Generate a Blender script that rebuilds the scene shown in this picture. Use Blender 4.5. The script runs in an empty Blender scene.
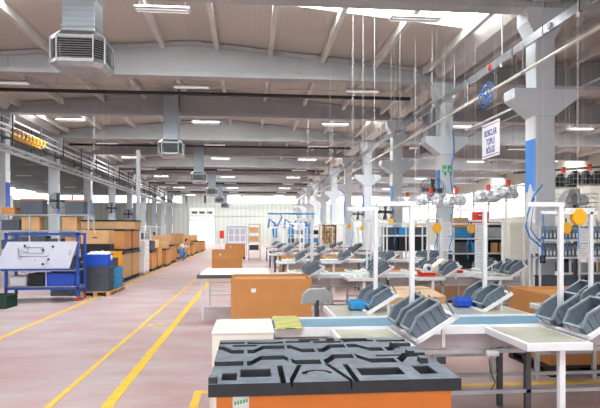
import bpy, bmesh, math, random
from mathutils import Vector, Matrix, Euler
random.seed(7)
S = bpy.context.scene
C = S.collection
R = math.radians
# ---------------------------------------------------------------- camera, sky, exposure
CAM_H = 1.65
cd = bpy.data.cameras.new('camera'); cam = bpy.data.objects.new('camera', cd); C.objects.link(cam)
cam.location = (0, 0, CAM_H); cam.rotation_euler = (R(90), 0, -R(5.29))
cd.sensor_width = 36; cd.lens = 32.4; cd.shift_y = 28/600; cd.clip_start = .05; cd.clip_end = 500
S.camera = cam
w = bpy.data.worlds.new('sky'); S.world = w; w.use_nodes = True
w.node_tree.nodes['Background'].inputs[0].default_value = (.93, .96, 1, 1)
w.node_tree.nodes['Background'].inputs[1].default_value = 1.1
vs = S.view_settings
vs.view_transform = 'Standard'; vs.look = 'None'; vs.gamma = 1; vs.use_curve_mapping = False
vs.exposure = 0.72
SKY_PANE = 9.0      # daylight coming through the translucent roof panes
WALL_PANE = 1.5      # daylight coming through the high windows
TUBE = .12          # fluorescent tubes

# ---------------------------------------------------------------- materials
def mat(name, col, rough=.6, metal=0, var=.08, scale=3, bump=0, emis=0, coat=0):
    m = bpy.data.materials.new(name); m.use_nodes = True
    nt = m.node_tree; b = nt.nodes['Principled BSDF']
    b.inputs['Roughness'].default_value = rough; b.inputs['Metallic'].default_value = metal
    if coat: b.inputs['Coat Weight'].default_value = coat
    tc = nt.nodes.new('ShaderNodeTexCoord'); n = nt.nodes.new('ShaderNodeTexNoise')
    n.inputs['Scale'].default_value = scale; n.inputs['Detail'].default_value = 5
    nt.links.new(tc.outputs['Object'], n.inputs['Vector'])
    r = nt.nodes.new('ShaderNodeValToRGB'); r.color_ramp.elements[0].position = .3; r.color_ramp.elements[1].position = .7
    r.color_ramp.elements[0].color = (*[max(0, c*(1-var)) for c in col], 1)
    r.color_ramp.elements[1].color = (*[min(1, c*(1+var)) for c in col], 1)
    nt.links.new(n.outputs['Fac'], r.inputs['Fac']); nt.links.new(r.outputs['Color'], b.inputs['Base Color'])
    if bump:
        bp = nt.nodes.new('ShaderNodeBump'); bp.inputs['Strength'].default_value = bump
        nt.links.new(n.outputs['Fac'], bp.inputs['Height']); nt.links.new(bp.outputs['Normal'], b.inputs['Normal'])
    if emis:
        b.inputs['Emission Color'].default_value = (*col, 1); b.inputs['Emission Strength'].default_value = emis
    return m
def band_mat(name, c1, c2, rough, axis, scale, metal=0, dist=0, width=.5):
    m = mat(name, c1, rough, metal); nt = m.node_tree; b = nt.nodes['Principled BSDF']
    tc = nt.nodes.new('ShaderNodeTexCoord'); wv = nt.nodes.new('ShaderNodeTexWave')
    wv.bands_direction = axis; wv.inputs['Scale'].default_value = scale; wv.inputs['Distortion'].default_value = dist
    nt.links.new(tc.outputs['Object'], wv.inputs['Vector'])
    r = nt.nodes.new('ShaderNodeValToRGB'); r.color_ramp.interpolation = 'LINEAR'
    r.color_ramp.elements[0].position = width-.04; r.color_ramp.elements[1].position = width+.04
    r.color_ramp.elements[0].color = (*c1, 1); r.color_ramp.elements[1].color = (*c2, 1)
    nt.links.new(wv.outputs['Fac'], r.inputs['Fac']); nt.links.new(r.outputs['Color'], b.inputs['Base Color'])
    return m
def floor_mat():
    m = bpy.data.materials.new('polished pinkish concrete'); m.use_nodes = True
    nt = m.node_tree; b = nt.nodes['Principled BSDF']; L = nt.links.new
    tc = nt.nodes.new('ShaderNodeTexCoord')
    def noise(scale, sx, sy, det=6):
        mp = nt.nodes.new('ShaderNodeMapping'); mp.inputs['Scale'].default_value = (sx, sy, 1)
        n = nt.nodes.new('ShaderNodeTexNoise'); n.inputs['Scale'].default_value = scale; n.inputs['Detail'].default_value = det
        L(tc.outputs['Object'], mp.inputs['Vector']); L(mp.outputs[0], n.inputs['Vector']); return n
    n1 = noise(.9, 1, 2.2); n2 = noise(14, .35, 2)
    r = nt.nodes.new('ShaderNodeValToRGB'); e = r.color_ramp.elements
    e[0].position = .32; e[0].color = (.50, .31, .30, 1); e[1].position = .66; e[1].color = (.56, .50, .505, 1)
    mx = nt.nodes.new('ShaderNodeMix'); mx.data_type = 'RGBA'; mx.blend_type = 'MULTIPLY'; mx.inputs[0].default_value = .35
    L(n1.outputs['Fac'], r.inputs['Fac']); L(r.outputs['Color'], mx.inputs[6])
    r2 = nt.nodes.new('ShaderNodeValToRGB'); r2.color_ramp.elements[0].position = .35; r2.color_ramp.elements[0].color = (.6, .5, .5, 1)
    r2.color_ramp.elements[1].position = .6; r2.color_ramp.elements[1].color = (1, 1, 1, 1)
    L(n2.outputs['Fac'], r2.inputs['Fac']); L(r2.outputs['Color'], mx.inputs[7]); L(mx.outputs[2], b.inputs['Base Color'])
    mr = nt.nodes.new('ShaderNodeMapRange'); mr.inputs['To Min'].default_value = .22; mr.inputs['To Max'].default_value = .42
    L(n2.outputs['Fac'], mr.inputs['Value']); L(mr.outputs[0], b.inputs['Roughness'])
    return m
def hazard_mat():
    m = mat('yellow black hazard stripes', (.8, .7, .1)); nt = m.node_tree; b = nt.nodes['Principled BSDF']
    tc = nt.nodes.new('ShaderNodeTexCoord'); mp = nt.nodes.new('ShaderNodeMapping'); mp.inputs['Rotation'].default_value = (0, 0, R(20))
    wv = nt.nodes.new('ShaderNodeTexWave'); wv.inputs['Scale'].default_value = 5; wv.bands_direction = 'Y'
    nt.links.new(tc.outputs['Object'], mp.inputs['Vector']); nt.links.new(mp.outputs[0], wv.inputs['Vector'])
    r = nt.nodes.new('ShaderNodeValToRGB'); r.color_ramp.elements[0].position = .36; r.color_ramp.elements[1].position = .42
    r.color_ramp.elements[0].color = (.10, .12, .13, 1); r.color_ramp.elements[1].color = (.75, .72, .15, 1)
    nt.links.new(wv.outputs['Fac'], r.inputs['Fac']); nt.links.new(r.outputs['Color'], b.inputs['Base Color'])
    return m
M = dict(
 floor=floor_mat(), yellow=mat('yellow floor paint', (.83, .55, .04), .45, var=.12, scale=8),
 conc=mat('grey blue painted concrete', (.58, .625, .66), .75, var=.05, scale=1.2, bump=.03),
 beam=mat('precast grey concrete', (.42, .43, .44), .8, var=.08, scale=.7, bump=.03),
 roof=band_mat('beige ribbed roof panel', (.50, .455, .405), (.52, .475, .425), .7, 'X', 2.2),
 purlin=mat('pale precast purlin', (.60, .58, .55), .75, scale=2),
 wall=band_mat('pale green grey wall panel', (.50, .53, .48), (.55, .58, .53), .7, 'X', .5),
 wally=mat('beige side wall', (.50, .49, .42), .8, scale=.5),
 pane=mat('translucent roof pane', (.95, .98, 1), .5, var=.02, emis=SKY_PANE),
 wpane=mat('daylit window pane', (.95, .98, 1), .5, var=.02, emis=WALL_PANE),
 tube=mat('lit fluorescent tube', (1, .98, .94), .5, var=0, emis=TUBE),
 galv=band_mat('galvanised duct steel', (.42, .49, .55), (.47, .55, .61), .32, 'Z', 3.0, metal=.75),
 galvp=mat('galvanised sheet', (.42, .44, .46), .36, .7, .15, 5),
 steel=mat('grey steel', (.48, .51, .53), .4, .4, .1, 6),
 dsteel=mat('dark steel', (.09, .095, .10), .5, .3, .1, 6),
 white=mat('white coated profile', (.72, .74, .76), .4, 0, .04, 4),
 cream=mat('cream laminate', (.70, .68, .58), .35, 0, .04, 3, coat=.2),
 creamw=mat('cream painted cover', (.74, .72, .66), .5, 0, .03, 3),
 ply=mat('glassy greenish table top', (.55, .55, .42), .22, 0, .12, 3, coat=.4),
 belt=mat('blue grey conveyor belt', (.12, .27, .38), .45, 0, .08, 10),
 beltw=mat('pale conveyor belt', (.45, .56, .57), .4, 0, .06, 10),
 sheet=mat('grey conveyor skirt', (.40, .36, .37), .3, .3, .15, 4),
 bin=mat('slate grey plastic', (.115, .15, .185), .42, 0, .12, 9),
 binl=mat('slate grey plastic rim', (.20, .25, .29), .4, 0, .1, 9),
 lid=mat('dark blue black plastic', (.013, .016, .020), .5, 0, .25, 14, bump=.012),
 lid_sheen=mat('dusty raised rib plastic with painted sheen', (.13, .165, .20), .38, 0, .35, 16, bump=.01, coat=.2),  # lighter tone holds painted skylight sheen as well as dust
 blk=mat('black plastic', (.015, .016, .018), .45, 0, .2, 10),
 orangef=mat('vivid orange cardboard', (.72, .21, .025), .6, 0, .06, 4),
 orange=mat('orange cardboard', (.55, .245, .075), .7, 0, .06, 4),
 carton=mat('tan cardboard', (.56, .33, .16), .8, 0, .08, 5),
 cartonl=mat('pale cardboard', (.66, .47, .29), .8, 0, .08, 5),
 tape=mat('clear brown tape', (.62, .45, .27), .3, 0, .05, 5),
 wood=mat('pallet wood', (.50, .33, .17), .8, 0, .2, 12),
 blue=mat('blue painted steel', (.02, .085, .42), .4, 0, .08, 6),
 bluec=mat('bright blue plastic', (.015, .10, .62), .4, 0, .08, 6),
 bluel=mat('light blue plastic', (.03, .30, .62), .4, 0, .1, 6),
 bandb=mat('light blue column band', (.08, .27, .72), .6, 0, .05, 2),
 bandw=mat('white column paint', (.72, .73, .74), .7, 0, .04, 2),
 grayc=mat('dark grey crate plastic', (.075, .09, .115), .5, 0, .1, 7),
 yel=mat('yellow plastic', (.85, .42, .01), .45, 0, .06, 6),
 red=mat('red plastic', (.72, .03, .02), .4, 0, .06, 6),
 green=mat('green paint', (.04, .42, .12), .6, 0, .1, 20),
 dgreen=mat('dark green plastic', (.01, .05, .03), .45, 0, .15, 6),
 board=mat('pale lilac board', (.50, .51, .60), .45, 0, .03, 3),
 film=mat('white stretch film', (.80, .82, .85), .25, 0, .12, 6, bump=.3, coat=.4),
 paper=mat('white paper', (.78, .79, .81), .7, 0, .02, 3),
 ink=mat('purple blue ink', (.10, .09, .32), .7, 0, .02, 3),
 hose=mat('blue air hose', (.02, .22, .62), .4, 0, .05, 3),
 wire=mat('pale wire', (.62, .62, .60), .5, 0, .05, 3),
 hazard=hazard_mat(),
 skin=mat('skin', (.55, .33, .24), .6, 0, .05, 3), hair=mat('dark hair', (.02, .015, .012), .6, 0, .1, 9),
 jeans=mat('blue trousers', (.06, .24, .5), .8, 0, .1, 9), shirt=mat('white shirt', (.75, .76, .78), .8, 0, .05, 9),
 machblue=mat('machine blue paint', (.05, .25, .62), .45, 0, .1, 5),
)
# ---------------------------------------------------------------- mesh helpers
from mathutils import noise as NZ
class MB:
    def __init__(s): s.v = []; s.f = []
    def add(s, vs_, fs):
        n = len(s.v); s.v += [tuple(v) for v in vs_]; s.f += [tuple(i+n for i in f) for f in fs]; return s
    def box(s, x0, x1, y0, y1, z0, z1, mtx=None):
        vs_ = [Vector(p) for p in ((x0,y0,z0),(x1,y0,z0),(x1,y1,z0),(x0,y1,z0),(x0,y0,z1),(x1,y0,z1),(x1,y1,z1),(x0,y1,z1))]
        if mtx: vs_ = [mtx @ v for v in vs_]
        return s.add(vs_, [(0,3,2,1),(4,5,6,7),(0,1,5,4),(1,2,6,5),(2,3,7,6),(3,0,4,7)])
    def tube(s, pts, r, n=8, close=False):
        pts = [Vector(p) for p in pts]; rings = []
        up = Vector((0, 0, 1))
        for i, p in enumerate(pts):
            a = pts[(i-1) % len(pts)] if (i > 0 or close) else p; b = pts[(i+1) % len(pts)] if (i < len(pts)-1 or close) else p
            d = (b-a).normalized(); q = d.cross(up)
            if q.length < .05: q = d.cross(Vector((1, 0, 0)))
            q.normalize(); t = q.cross(d).normalized()
            rr = r[i] if isinstance(r, (list, tuple)) else r
            rings.append([p + (q*math.cos(2*math.pi*k/n) + t*math.sin(2*math.pi*k/n))*rr for k in range(n)])
        vs_ = [v for g in rings for v in g]; fs = []; m_ = len(rings)
        for i in range(m_ if close else m_-1):
            j = (i+1) % m_
            for k in range(n): fs.append((i*n+k, i*n+(k+1) % n, j*n+(k+1) % n, j*n+k))
        if not close: fs += [tuple(range(n))[::-1], tuple((m_-1)*n+k for k in range(n))]
        return s.add(vs_, fs)
    def prism(s, poly, a0, a1, axis='y', mtx=None):
        n = len(poly)
        def P3(u, v, a): return {'y': (u, a, v), 'x': (a, u, v), 'z': (u, v, a)}[axis]
        vs_ = [Vector(P3(u, v, a0)) for u, v in poly] + [Vector(P3(u, v, a1)) for u, v in poly]
        if mtx: vs_ = [mtx @ v for v in vs_]
        fs = [tuple(range(n)), tuple(range(2*n-1, n-1, -1))] + [(i, (i+1) % n + 0, (i+1) % n + n, i+n)[::-1] for i in range(n)]
        return s.add(vs_, fs)
    def lathe(s, prof, n=20, c=(0, 0, 0), mtx=None):
        vs_ = [Vector((c[0]+r*math.cos(2*math.pi*k/n), c[1]+r*math.sin(2*math.pi*k/n), c[2]+z)) for r, z in prof for k in range(n)]
        if mtx: vs_ = [mtx @ v for v in vs_]
        fs = [(i*n+k, i*n+(k+1) % n, (i+1)*n+(k+1) % n, (i+1)*n+k) for i in range(len(prof)-1) for k in range(n)]
        return s.add(vs_, fs + [tuple(range(n))[::-1], tuple((len(prof)-1)*n+k for k in range(n))])
    def build(s, name, m, parent=None, bevel=0, smooth=False, loc=None):
        me = bpy.data.meshes.new(name); me.from_pydata(s.v, [], s.f)
        bm = bmesh.new(); bm.from_mesh(me); bmesh.ops.recalc_face_normals(bm, faces=bm.faces); bm.to_mesh(me); bm.free()
        if smooth:
            for p in me.polygons: p.use_smooth = True
        me.materials.append(m if not isinstance(m, str) else M[m])
        o = bpy.data.objects.new(name, me); C.objects.link(o)
        if parent: o.parent = parent
        if loc: o.location = loc
        if bevel:
            b = o.modifiers.new('edge', 'BEVEL'); b.width = bevel; b.segments = 2; b.limit_method = 'ANGLE'
        return o
def crumple(name, m, c, rx, ry, rz, seed, amp=.35):
    bm = bmesh.new(); bmesh.ops.create_icosphere(bm, subdivisions=3, radius=1)
    for v in bm.verts:
        n_ = NZ.noise(v.co*1.8+Vector((seed*3.1, 0, 0)))+.5*NZ.noise(v.co*4.5+Vector((0, seed*2.3, 0)))
        k = 1+amp*n_; v.co = Vector((v.co.x*rx*k, v.co.y*ry*k, max(-.75*rz, v.co.z*rz*k)))
    me = bpy.data.meshes.new(name); bm.to_mesh(me); bm.free(); me.materials.append(M[m])
    o = bpy.data.objects.new(name, me); C.objects.link(o); o.location = c; return o
def tag(o, label=None, cat=None, group=None, kind=None):
    if label: o['label'] = label
    if cat: o['category'] = cat
    if group: o['group'] = group
    if kind: o['kind'] = kind
    return o
def empty(name, loc=(0, 0, 0), rz=0, label=None, cat=None, group=None):
    o = bpy.data.objects.new(name, None); o.empty_display_size = .1; C.objects.link(o)
    o.location = loc; o.rotation_euler.z = rz
    return tag(o, label, cat, group)
KIDS = {}
def kids(o): return [c for c in bpy.data.objects if c.parent == o]
def nth(n):
    t_ = ORD + ['sixteenth', 'seventeenth', 'eighteenth', 'nineteenth', 'twentieth'] + ['twenty-'+q for q in ORD[1:10]] + ['thirtieth', 'thirty-first', 'thirty-second']
    return t_[n]
def text_mesh(body, size, m, parent, name='lettering'):
    cu = bpy.data.curves.new(name, 'FONT'); cu.body = body; cu.size = size; cu.align_x = 'CENTER'; cu.extrude = .002; cu.offset = size*.02
    f = bpy.data.objects.new('tmp', cu); C.objects.link(f)
    me = bpy.data.meshes.new_from_object(f.evaluated_get(bpy.context.evaluated_depsgraph_get()))
    bpy.data.objects.remove(f); me.materials.clear(); me.materials.append(M[m])
    o = bpy.data.objects.new(name, me); C.objects.link(o); o.parent = parent; return o
def snap(o):
    KIDS[o.name] = [(c, [(g) for g in kids(c)]) for c in kids(o)]
def dup(o, loc, label, rot=None, scale=None, group=None):
    if o.name not in KIDS: snap(o)
    r = o.copy(); C.objects.link(r); r.location = loc; r['label'] = label
    if group: r['group'] = group
    if rot is not None: r.rotation_euler = rot
    if scale is not None: r.scale = scale
    for c, gs in KIDS[o.name]:
        d = c.copy(); C.objects.link(d); d.parent = r
        for g in gs:
            h = g.copy(); C.objects.link(h); h.parent = d
    return r
def place(proto, used, loc, label, rot=None, scale=None, group=None):
    """first call moves the source itself, later calls copy it"""
    if not used.get(proto.name):
        used[proto.name] = True; snap(proto)
        proto.location = loc; proto['label'] = label
        if rot is not None: proto.rotation_euler = rot
        if scale is not None: proto.scale = scale
        if group: proto['group'] = group
        return proto
    return dup(proto, loc, label, rot if rot is not None else (0, 0, 0), scale if scale is not None else (1, 1, 1), group)
USED = {}
ORD_T = None
ORD = ['', 'first', 'second', 'third', 'fourth', 'fifth', 'sixth', 'seventh', 'eighth', 'ninth', 'tenth', 'eleventh', 'twelfth', 'thirteenth', 'fourteenth', 'fifteenth']

# ================================================================ THE BUILDING
XL, XR, XM = -10.3, 6.5, -1.9             # column lines of the main nave and its ridge
FAR = 77.6; BEAM0 = -.4
BEAMS = [BEAM0 + 6*k for k in range(0, 14)]     # -0.4 ... 77.6
HB = 6.6
NAVES = [(-27.1, -10.3), (-10.3, 6.5), (6.5, 23.3)]
def roofz(x):
    for a, b in NAVES:
        if a <= x <= b: c = (a+b)/2; return 7.78 - .09*abs(x-c)
    return 7
tag(MB().box(-30, 30, -25, FAR, -.2, 0).build('floor', 'floor'), 'pinkish grey polished concrete floor', kind='structure')
# ceiling bays: slabs, purlins and skylight panes
for bi, y0 in enumerate([-24.4, -18.4, -12.4, -6.4] + BEAMS[:-1]):
    y1 = y0 + 6; sky = (round((y0 - BEAM0)/6) % 2 == 0)
    b = MB()
    for a, c in NAVES:
        mid = (a+c)/2
        for xa, xb in ((a, mid), (mid, c)):
            for ya, yb in ([(y0, y0+.5), (y0+2.35, y1)] if sky and (a == XL or (a == XR and y0 > 20)) else [(y0, y1)]):
                za, zb = (7.78-.09*abs(xa-mid)), (7.78-.09*abs(xb-mid))
                b.add([(xa,ya,za),(xb,ya,zb),(xb,yb,zb),(xa,yb,za),(xa,ya,za+.15),(xb,ya,zb+.15),(xb,yb,zb+.15),(xa,yb,za+.15)],
                      [(0,3,2,1),(4,5,6,7),(0,1,5,4),(1,2,6,5),(2,3,7,6),(3,0,4,7)])
    ce = tag(b.build('ceiling', 'roof'), kind='structure')
    if sky:
        for a, c in (NAVES[1:] if y0 > 20 else NAVES[1:2]):  # right-nave panes are added only to brighten that nave
            mid = (a+c)/2
            for xa, xb in ((a, mid), (mid, c)):
                za, zb = (7.80-.09*abs(xa-mid)), (7.80-.09*abs(xb-mid))
                MB().add([(xa,y0+.5,za),(xb,y0+.5,zb),(xb,y0+2.35,zb),(xa,y0+2.35,za),(xa,y0+.5,za+.03),(xb,y0+.5,zb+.03),(xb,y0+2.35,zb+.03),(xa,y0+2.35,za+.03)],
                      [(0,3,2,1),(4,5,6,7),(0,1,5,4),(1,2,6,5),(2,3,7,6),(3,0,4,7)]).build('skylight_pane', 'pane', ce)
    for a, c in NAVES:
        mid = (a+c)/2; k = 0
        xs = [mid + s*(.85 + 1.7*i) for i in range(5) for s in (-1, 1)]
        for x in xs:
            z = 7.78-.09*abs(x-mid)
            MB().box(x-.07, x+.07, y0+.1, y1-.1, z-.24, z-.01).build('purlin', 'purlin', ce)
# girders
def girder(a, c, y, nm, lab):
    mid = (a+c)/2; b = MB()
    top = lambda x: 7.76-.09*abs(x-mid)
    web = [(a, HB+.12), (c, HB+.12), (c, top(c)-.02), (mid, top(mid)-.02), (a, top(a)-.02)]
    b.prism(web, y-.09, y+.09)
    b.box(a, c, y-.2, y+.2, HB, HB+.14)
    for xa, xb in ((a, mid), (mid, c)):
        b.prism([(xa, top(xa)-.14), (xb, top(xb)-.14), (xb, top(xb)-.01), (xa, top(xa)-.01)], y-.17, y+.17)
    for i in range(1, 6):
        x = a+(c-a)*i/6
        b.box(x-.03, x+.03, y-.13, y+.13, HB+.1, top(x)-.1)
    return tag(b.build(nm, 'beam'), lab, 'beam', 'roof girders')
NN = ['over the left nave', 'over the aisle nave', 'over the right nave']
for ni, (a, c) in enumerate(NAVES):
    for i, y in enumerate(BEAMS[1:-1]):
        if ni == 2 and y < 11: continue
        if i == 0: continue
        girder(a+.01, c-.01, y, 'roof_girder', f'grey precast pitched roof girder {NN[ni]}, {ORD[i]} from the camera')
for k in range(12):
    for x, nm in ((XR, 'right'), (XL, 'left')):
        if k > 0 and (x == XR or k > 1):
            y0 = BEAMS[k]
            tag(MB().prism([(x-.28, HB+.12), (x+.28, HB+.12), (x+.5, 7.05), (x-.5, 7.05)], y0+.22, y0+5.78).build('gutter_beam', 'purlin'), f'pale gutter beam on the {nm} column row, {ORD[k]} bay', 'beam', 'gutter beams')
# columns
def column(x, y, side, lab, corbel=True):
    t = empty('concrete_column', (x, y, 0), 0, lab, 'column', 'concrete columns')
    h = .225
    b = MB().box(-h, h, -h, h, 0, HB)
    b.build('shaft', 'conc', t, .02)
    if side == 'l': corbel = False
    q = MB().prism([(-h, 5.95), (h, 5.95), (.42, 6.3), (.42, HB), (-.42, HB), (-.42, 6.3)], -h-.02, h+.02)
    q.build('head', 'conc', t)
    if corbel:
        q = MB().prism([(-h, 4.22), (h, 4.22), (.73, 4.6), (.73, 4.82), (-.73, 4.82), (-.73, 4.6)], -h-.03, h+.03)
        q.build('corbel', 'conc', t, .015)
    # painted aisle-side face: white, a blue band and an arrow tip under it
    s = -1 if side == 'r' else 1
    x0 = s*(h+.001); x1 = s*(h+.006)
    for z0, z1, m, nm in ((.0, 2.3, 'bandw', 'white_paint'), (2.55, 3.72, 'bandb' if side == 'r' else 'blue', 'blue_band'), (3.72, 4.2, 'bandw', 'white_paint')):
        MB().box(min(x0, x1), max(x0, x1), -h+.01, h-.01, z0, z1).build(nm, m, t)
    MB().prism([(-.215, 2.3), (.215, 2.3), (.03, 2.72), (-.03, 2.72)], min(x0, x1)-.003, max(x0, x1)+.003, 'x').build('arrow_tip', 'bandw', t)
    return t
for k in range(11):
    y = 11.6+6*k
    t = column(XR, y, 'r', f'grey blue concrete column with corbel, right row, {ORD[k+1]} from the camera')
    if k == 1:   # green mark on the second column
        g = MB(); yy = -.236
        for dx, dz in ((-.17, .0), (.02, .0)):
            g.box(dx, dx+.15, yy-.004, yy, 3.74, 3.86); g.box(dx, dx+.05, yy-.004, yy, 3.62, 3.74); g.box(dx+.06, dx+.15, yy-.004, yy, 3.52, 3.66)
        g.build('green_mark', 'green', t)
for k in range(9):
    column(XL, 23.6+6*k, 'l', f'grey concrete column of the left row, {ORD[k+1]} from the camera')
# walls
DX0, DX1, DZ = -8.55, -5.0, 5.2
wz0, wz1 = 5.75, 6.75
def wallbox(nm, x0, x1, z0, z1): return MB().box(x0, x1, FAR, FAR+.2, z0, z1)
b = MB()
for x0, x1, z0, z1 in ((-27.3, DX0, 0, wz0), (DX1, 23.5, 0, wz0), (DX0, DX1, DZ, wz0), (-27.3, 23.5, wz1, 8.2)):
    b.box(x0, x1, FAR, FAR+.2, z0, z1)
for x in [-27.3+2.6*i for i in range(20)]: b.box(x, x+.25, FAR, FAR+.2, wz0, wz1)
b.box(-9.6, -4.0, FAR, FAR+.2, wz0, wz1)
b.box(-27.3, 23.5, FAR-.12, FAR, 5.1, 5.25); b.box(-27.3, 23.5, FAR-.1, FAR, 3.9, 4.0)
for x in [-27+3*i for i in range(17)]: b.box(x, x+.12, FAR-.12, FAR, 0, wz0)
tag(b.build('wall_back', 'wall'), kind='structure')
n = MB().box(-27.3, 23.5, FAR+.05, FAR+.1, wz0, wz1).build('window_1', 'wpane'); tag(n, kind='structure')
# half-open sectional door
b = MB()
for i in range(4): b.box(DX0, DX1, FAR-.06, FAR+.02, 3.12+i*.52, 3.12+i*.52+.5)
d = tag(b.build('door_1', 'creamw'), 'pale sectional door standing half open', kind='structure')
for i in range(3):
    MB().box(DX0+.35+i*1.05, DX0+.35+i*1.05+.75, FAR-.09, FAR-.05, 4.24, 4.58).build('door_window', 'dsteel', d)
MB().box(DX0-.15, DX0, FAR-.15, FAR, 0, 5.3).box(DX1, DX1+.15, FAR-.15, FAR, 0, 5.3).box(DX0-.15, DX1+.15, FAR-.15, FAR, 5.2, 5.35).build('door_frame', 'steel', d)
def sidewall(nm, x, s, m, wins):
    b = MB(); xa, xb = (x, x+.2) if s > 0 else (x-.2, x)
    b.box(xa, xb, -25, FAR, 0, wz0-.3); b.box(xa, xb, -25, FAR, wz1, 8.2)
    for i in range(34): b.box(xa, xb, -25+3*i, -25+3*i+.4, wz0-.3, wz1)
    tag(b.build(nm, m), kind='structure')
    tag(MB().box(x-.02, x+.02, -25, FAR, wz0-.3, wz1).build(wins, 'wpane'), kind='structure')
sidewall('wall_left', -27.1, -1, 'wall', 'window_2')
b = MB().box(23.3, 23.5, -25, FAR, 0, 3.0).box(23.3, 23.5, -25, FAR, 5.8, 8.2).box(23.3, 23.5, -25, 40, 3.0, 5.8)
for i in range(11): b.box(23.3, 23.5, 40+3.6*i, 40.5+3.6*i, 3.0, 5.8)
tag(b.build('wall_right', 'wally'), kind='structure')
tag(MB().box(23.36, 23.42, 40, FAR, 3.0, 5.8).build('window_3', 'wpane'), kind='structure')
# painted floor lines
def line(nm, x0, x1, y0, y1, z=.004):
    tag(MB().box(x0, x1, y0, y1, 0, z).build(nm, 'yellow'), kind='structure')
line('floor_line', -3.91, -3.82, 3, 60); line('floor_line', -1.925, -1.865, 2, 60); line('floor_line', -1.40, -1.29, 2, 60)
line('floor_line', -.57, -.49, 3, 5.65); line('floor_line', -.57, 6.2, 5.58, 5.66, .005)
line('floor_line', -1.78, -1.70, 9.6, 9.8); line('floor_line', -1.64, -1.55, 9.7, 9.95)

# ================================================================ OVERHEAD
# square duct drops with octagonal louvred heads
def duct(x, y, ztop, lab):
    t = empty('duct_diffuser', (x, y, 0), 0, lab, 'air duct', 'ceiling duct drops')
    b = MB().box(-.30, .30, -.30, .30, 5.42, ztop)
    b.build('duct_shaft', 'galv', t, .01)
    for z in (5.55, 6.15, 6.75):
        if z < ztop: MB().box(-.32, .32, -.32, .32, z, z+.035).build('duct_flange', 'galvp', t)
    W, c = .50, .17            # octagon-like head: half width and corner cut
    def octa(w_, c_): return [(-w_+c_, -w_), (w_-c_, -w_), (w_, -w_+c_), (w_, w_-c_), (w_-c_, w_), (-w_+c_, w_), (-w_, w_-c_), (-w_, -w_+c_)]
    o1 = octa(W, c); o2 = octa(W*.84, c*.84)
    b = MB()
    o3 = octa(.36, .07)
    def ring(pa, za, pb, zb):
        n = 8; b.add([(u, v, za) for u, v in pa]+[(u, v, zb) for u, v in pb], [(i, (i+1) % n, (i+1) % n+n, i+n) for i in range(n)])
    ring(o1, 5.34, o3, 5.46); ring(o1, 5.28, o1, 5.34); ring(o1, 4.84, o1, 4.90); ring(o2, 4.76, o1, 4.84)
    b.add([(u, v, 4.76) for u, v in o2], [tuple(range(8))])
    for (u, v) in o1: b.box(u-.014, u+.014, v-.014, v+.014, 4.84, 5.34)
    b.build('head_frame', 'galvp', t)
    ci = octa(W-.06, c)
    MB().prism(ci, 4.86, 5.32, 'z').build('head_core', 'blk', t)
    for i in range(8):
        a, d = Vector(o1[i]), Vector(o1[(i+1) % 8]); m_ = (a+d)/2; L = (d-a).length/2-.035; ang = math.atan2(d.y-a.y, d.x-a.x)
        g = MB()
        for k in range(9):
            mt = Matrix.Translation((m_.x*.965, m_.y*.965, 4.925+k*.044)) @ Matrix.Rotation(ang, 4, 'Z') @ Matrix.Rotation(R(35), 4, 'X')
            g.box(-L, L, -.022, .022, -.003, .003, mt)
        g.build('louvre', 'steel', t)
    return t
for i in range(6):
    y = 10.9+12*i
    duct(-3.25, y, roofz(-3.25)-.05, f'galvanised square duct with louvred octagonal head, {ORD[i+1]} from the camera over the aisle')
duct(7.6, 22.0, roofz(7.6)-.05, 'galvanised duct drop behind the hanging lettered sign')
# fluorescent fittings
def lamp():
    t = empty('ceiling_light', (0, 0, 0), 0, 'x', 'ceiling light', 'twin tube ceiling lights')
    MB().prism([(-.14, .0), (.14, .0), (.06, .07), (-.06, .07)], -.6, .6, 'x').build('reflector', 'steel', t)
    for y in (-.07, .07): MB().tube([(-.57, y, -.03), (.57, y, -.03)], .016, 8).build('tube', 'tube', t)
    for x in (-.5, .5): MB().box(x-.008, x+.008, -.008, .008, .06, .55).build('hanger', 'steel', t)
    return t
L0 = lamp()
for j in range(12):
    for i, x in enumerate((-19.3, -13.5, -7.75, -1.95, 3.85, 9.7, 15.6)):
        y = 12.3+6*j
        if j > 9 and i in (0, 6): continue
        X_Y = x/y
        if X_Y < -.6 or X_Y > .72: continue
        place(L0, USED, (x, y, 6.5 if j else 6.62), f'twin tube ceiling light, {ORD[i+1]} lengthwise line from the left, {ORD[j+1]} bay', None, None)
# black pipe bundles crossing the nave under the roof
for i in range(5):
    y = 19.7+12*i
    t = empty('black_pipe', (0, y, 0), 0, f'black insulated pipe crossing under the roof, {ORD[i+1]} from the camera', 'pipe', 'black cross pipes')
    MB().tube([(-10.2, 0, 6.62), (6.0, 0, 6.62)], .065, 10).build('pipe', 'blk', t)
    MB().tube([(-10.2, 0, 6.86), (6.0, 0, 6.86)], .02, 6).build('conduit', 'steel', t)
    MB().tube([(5.95, 0, 6.62), (6.1, 0, 6.62)], .10, 10).build('end_cap', 'white', t)
    for k in range(7): MB().box(-9.3+2.5*k, -9.28+2.5*k, -.01, .01, 6.7, 7.1).build('hanger', 'steel', t)
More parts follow.
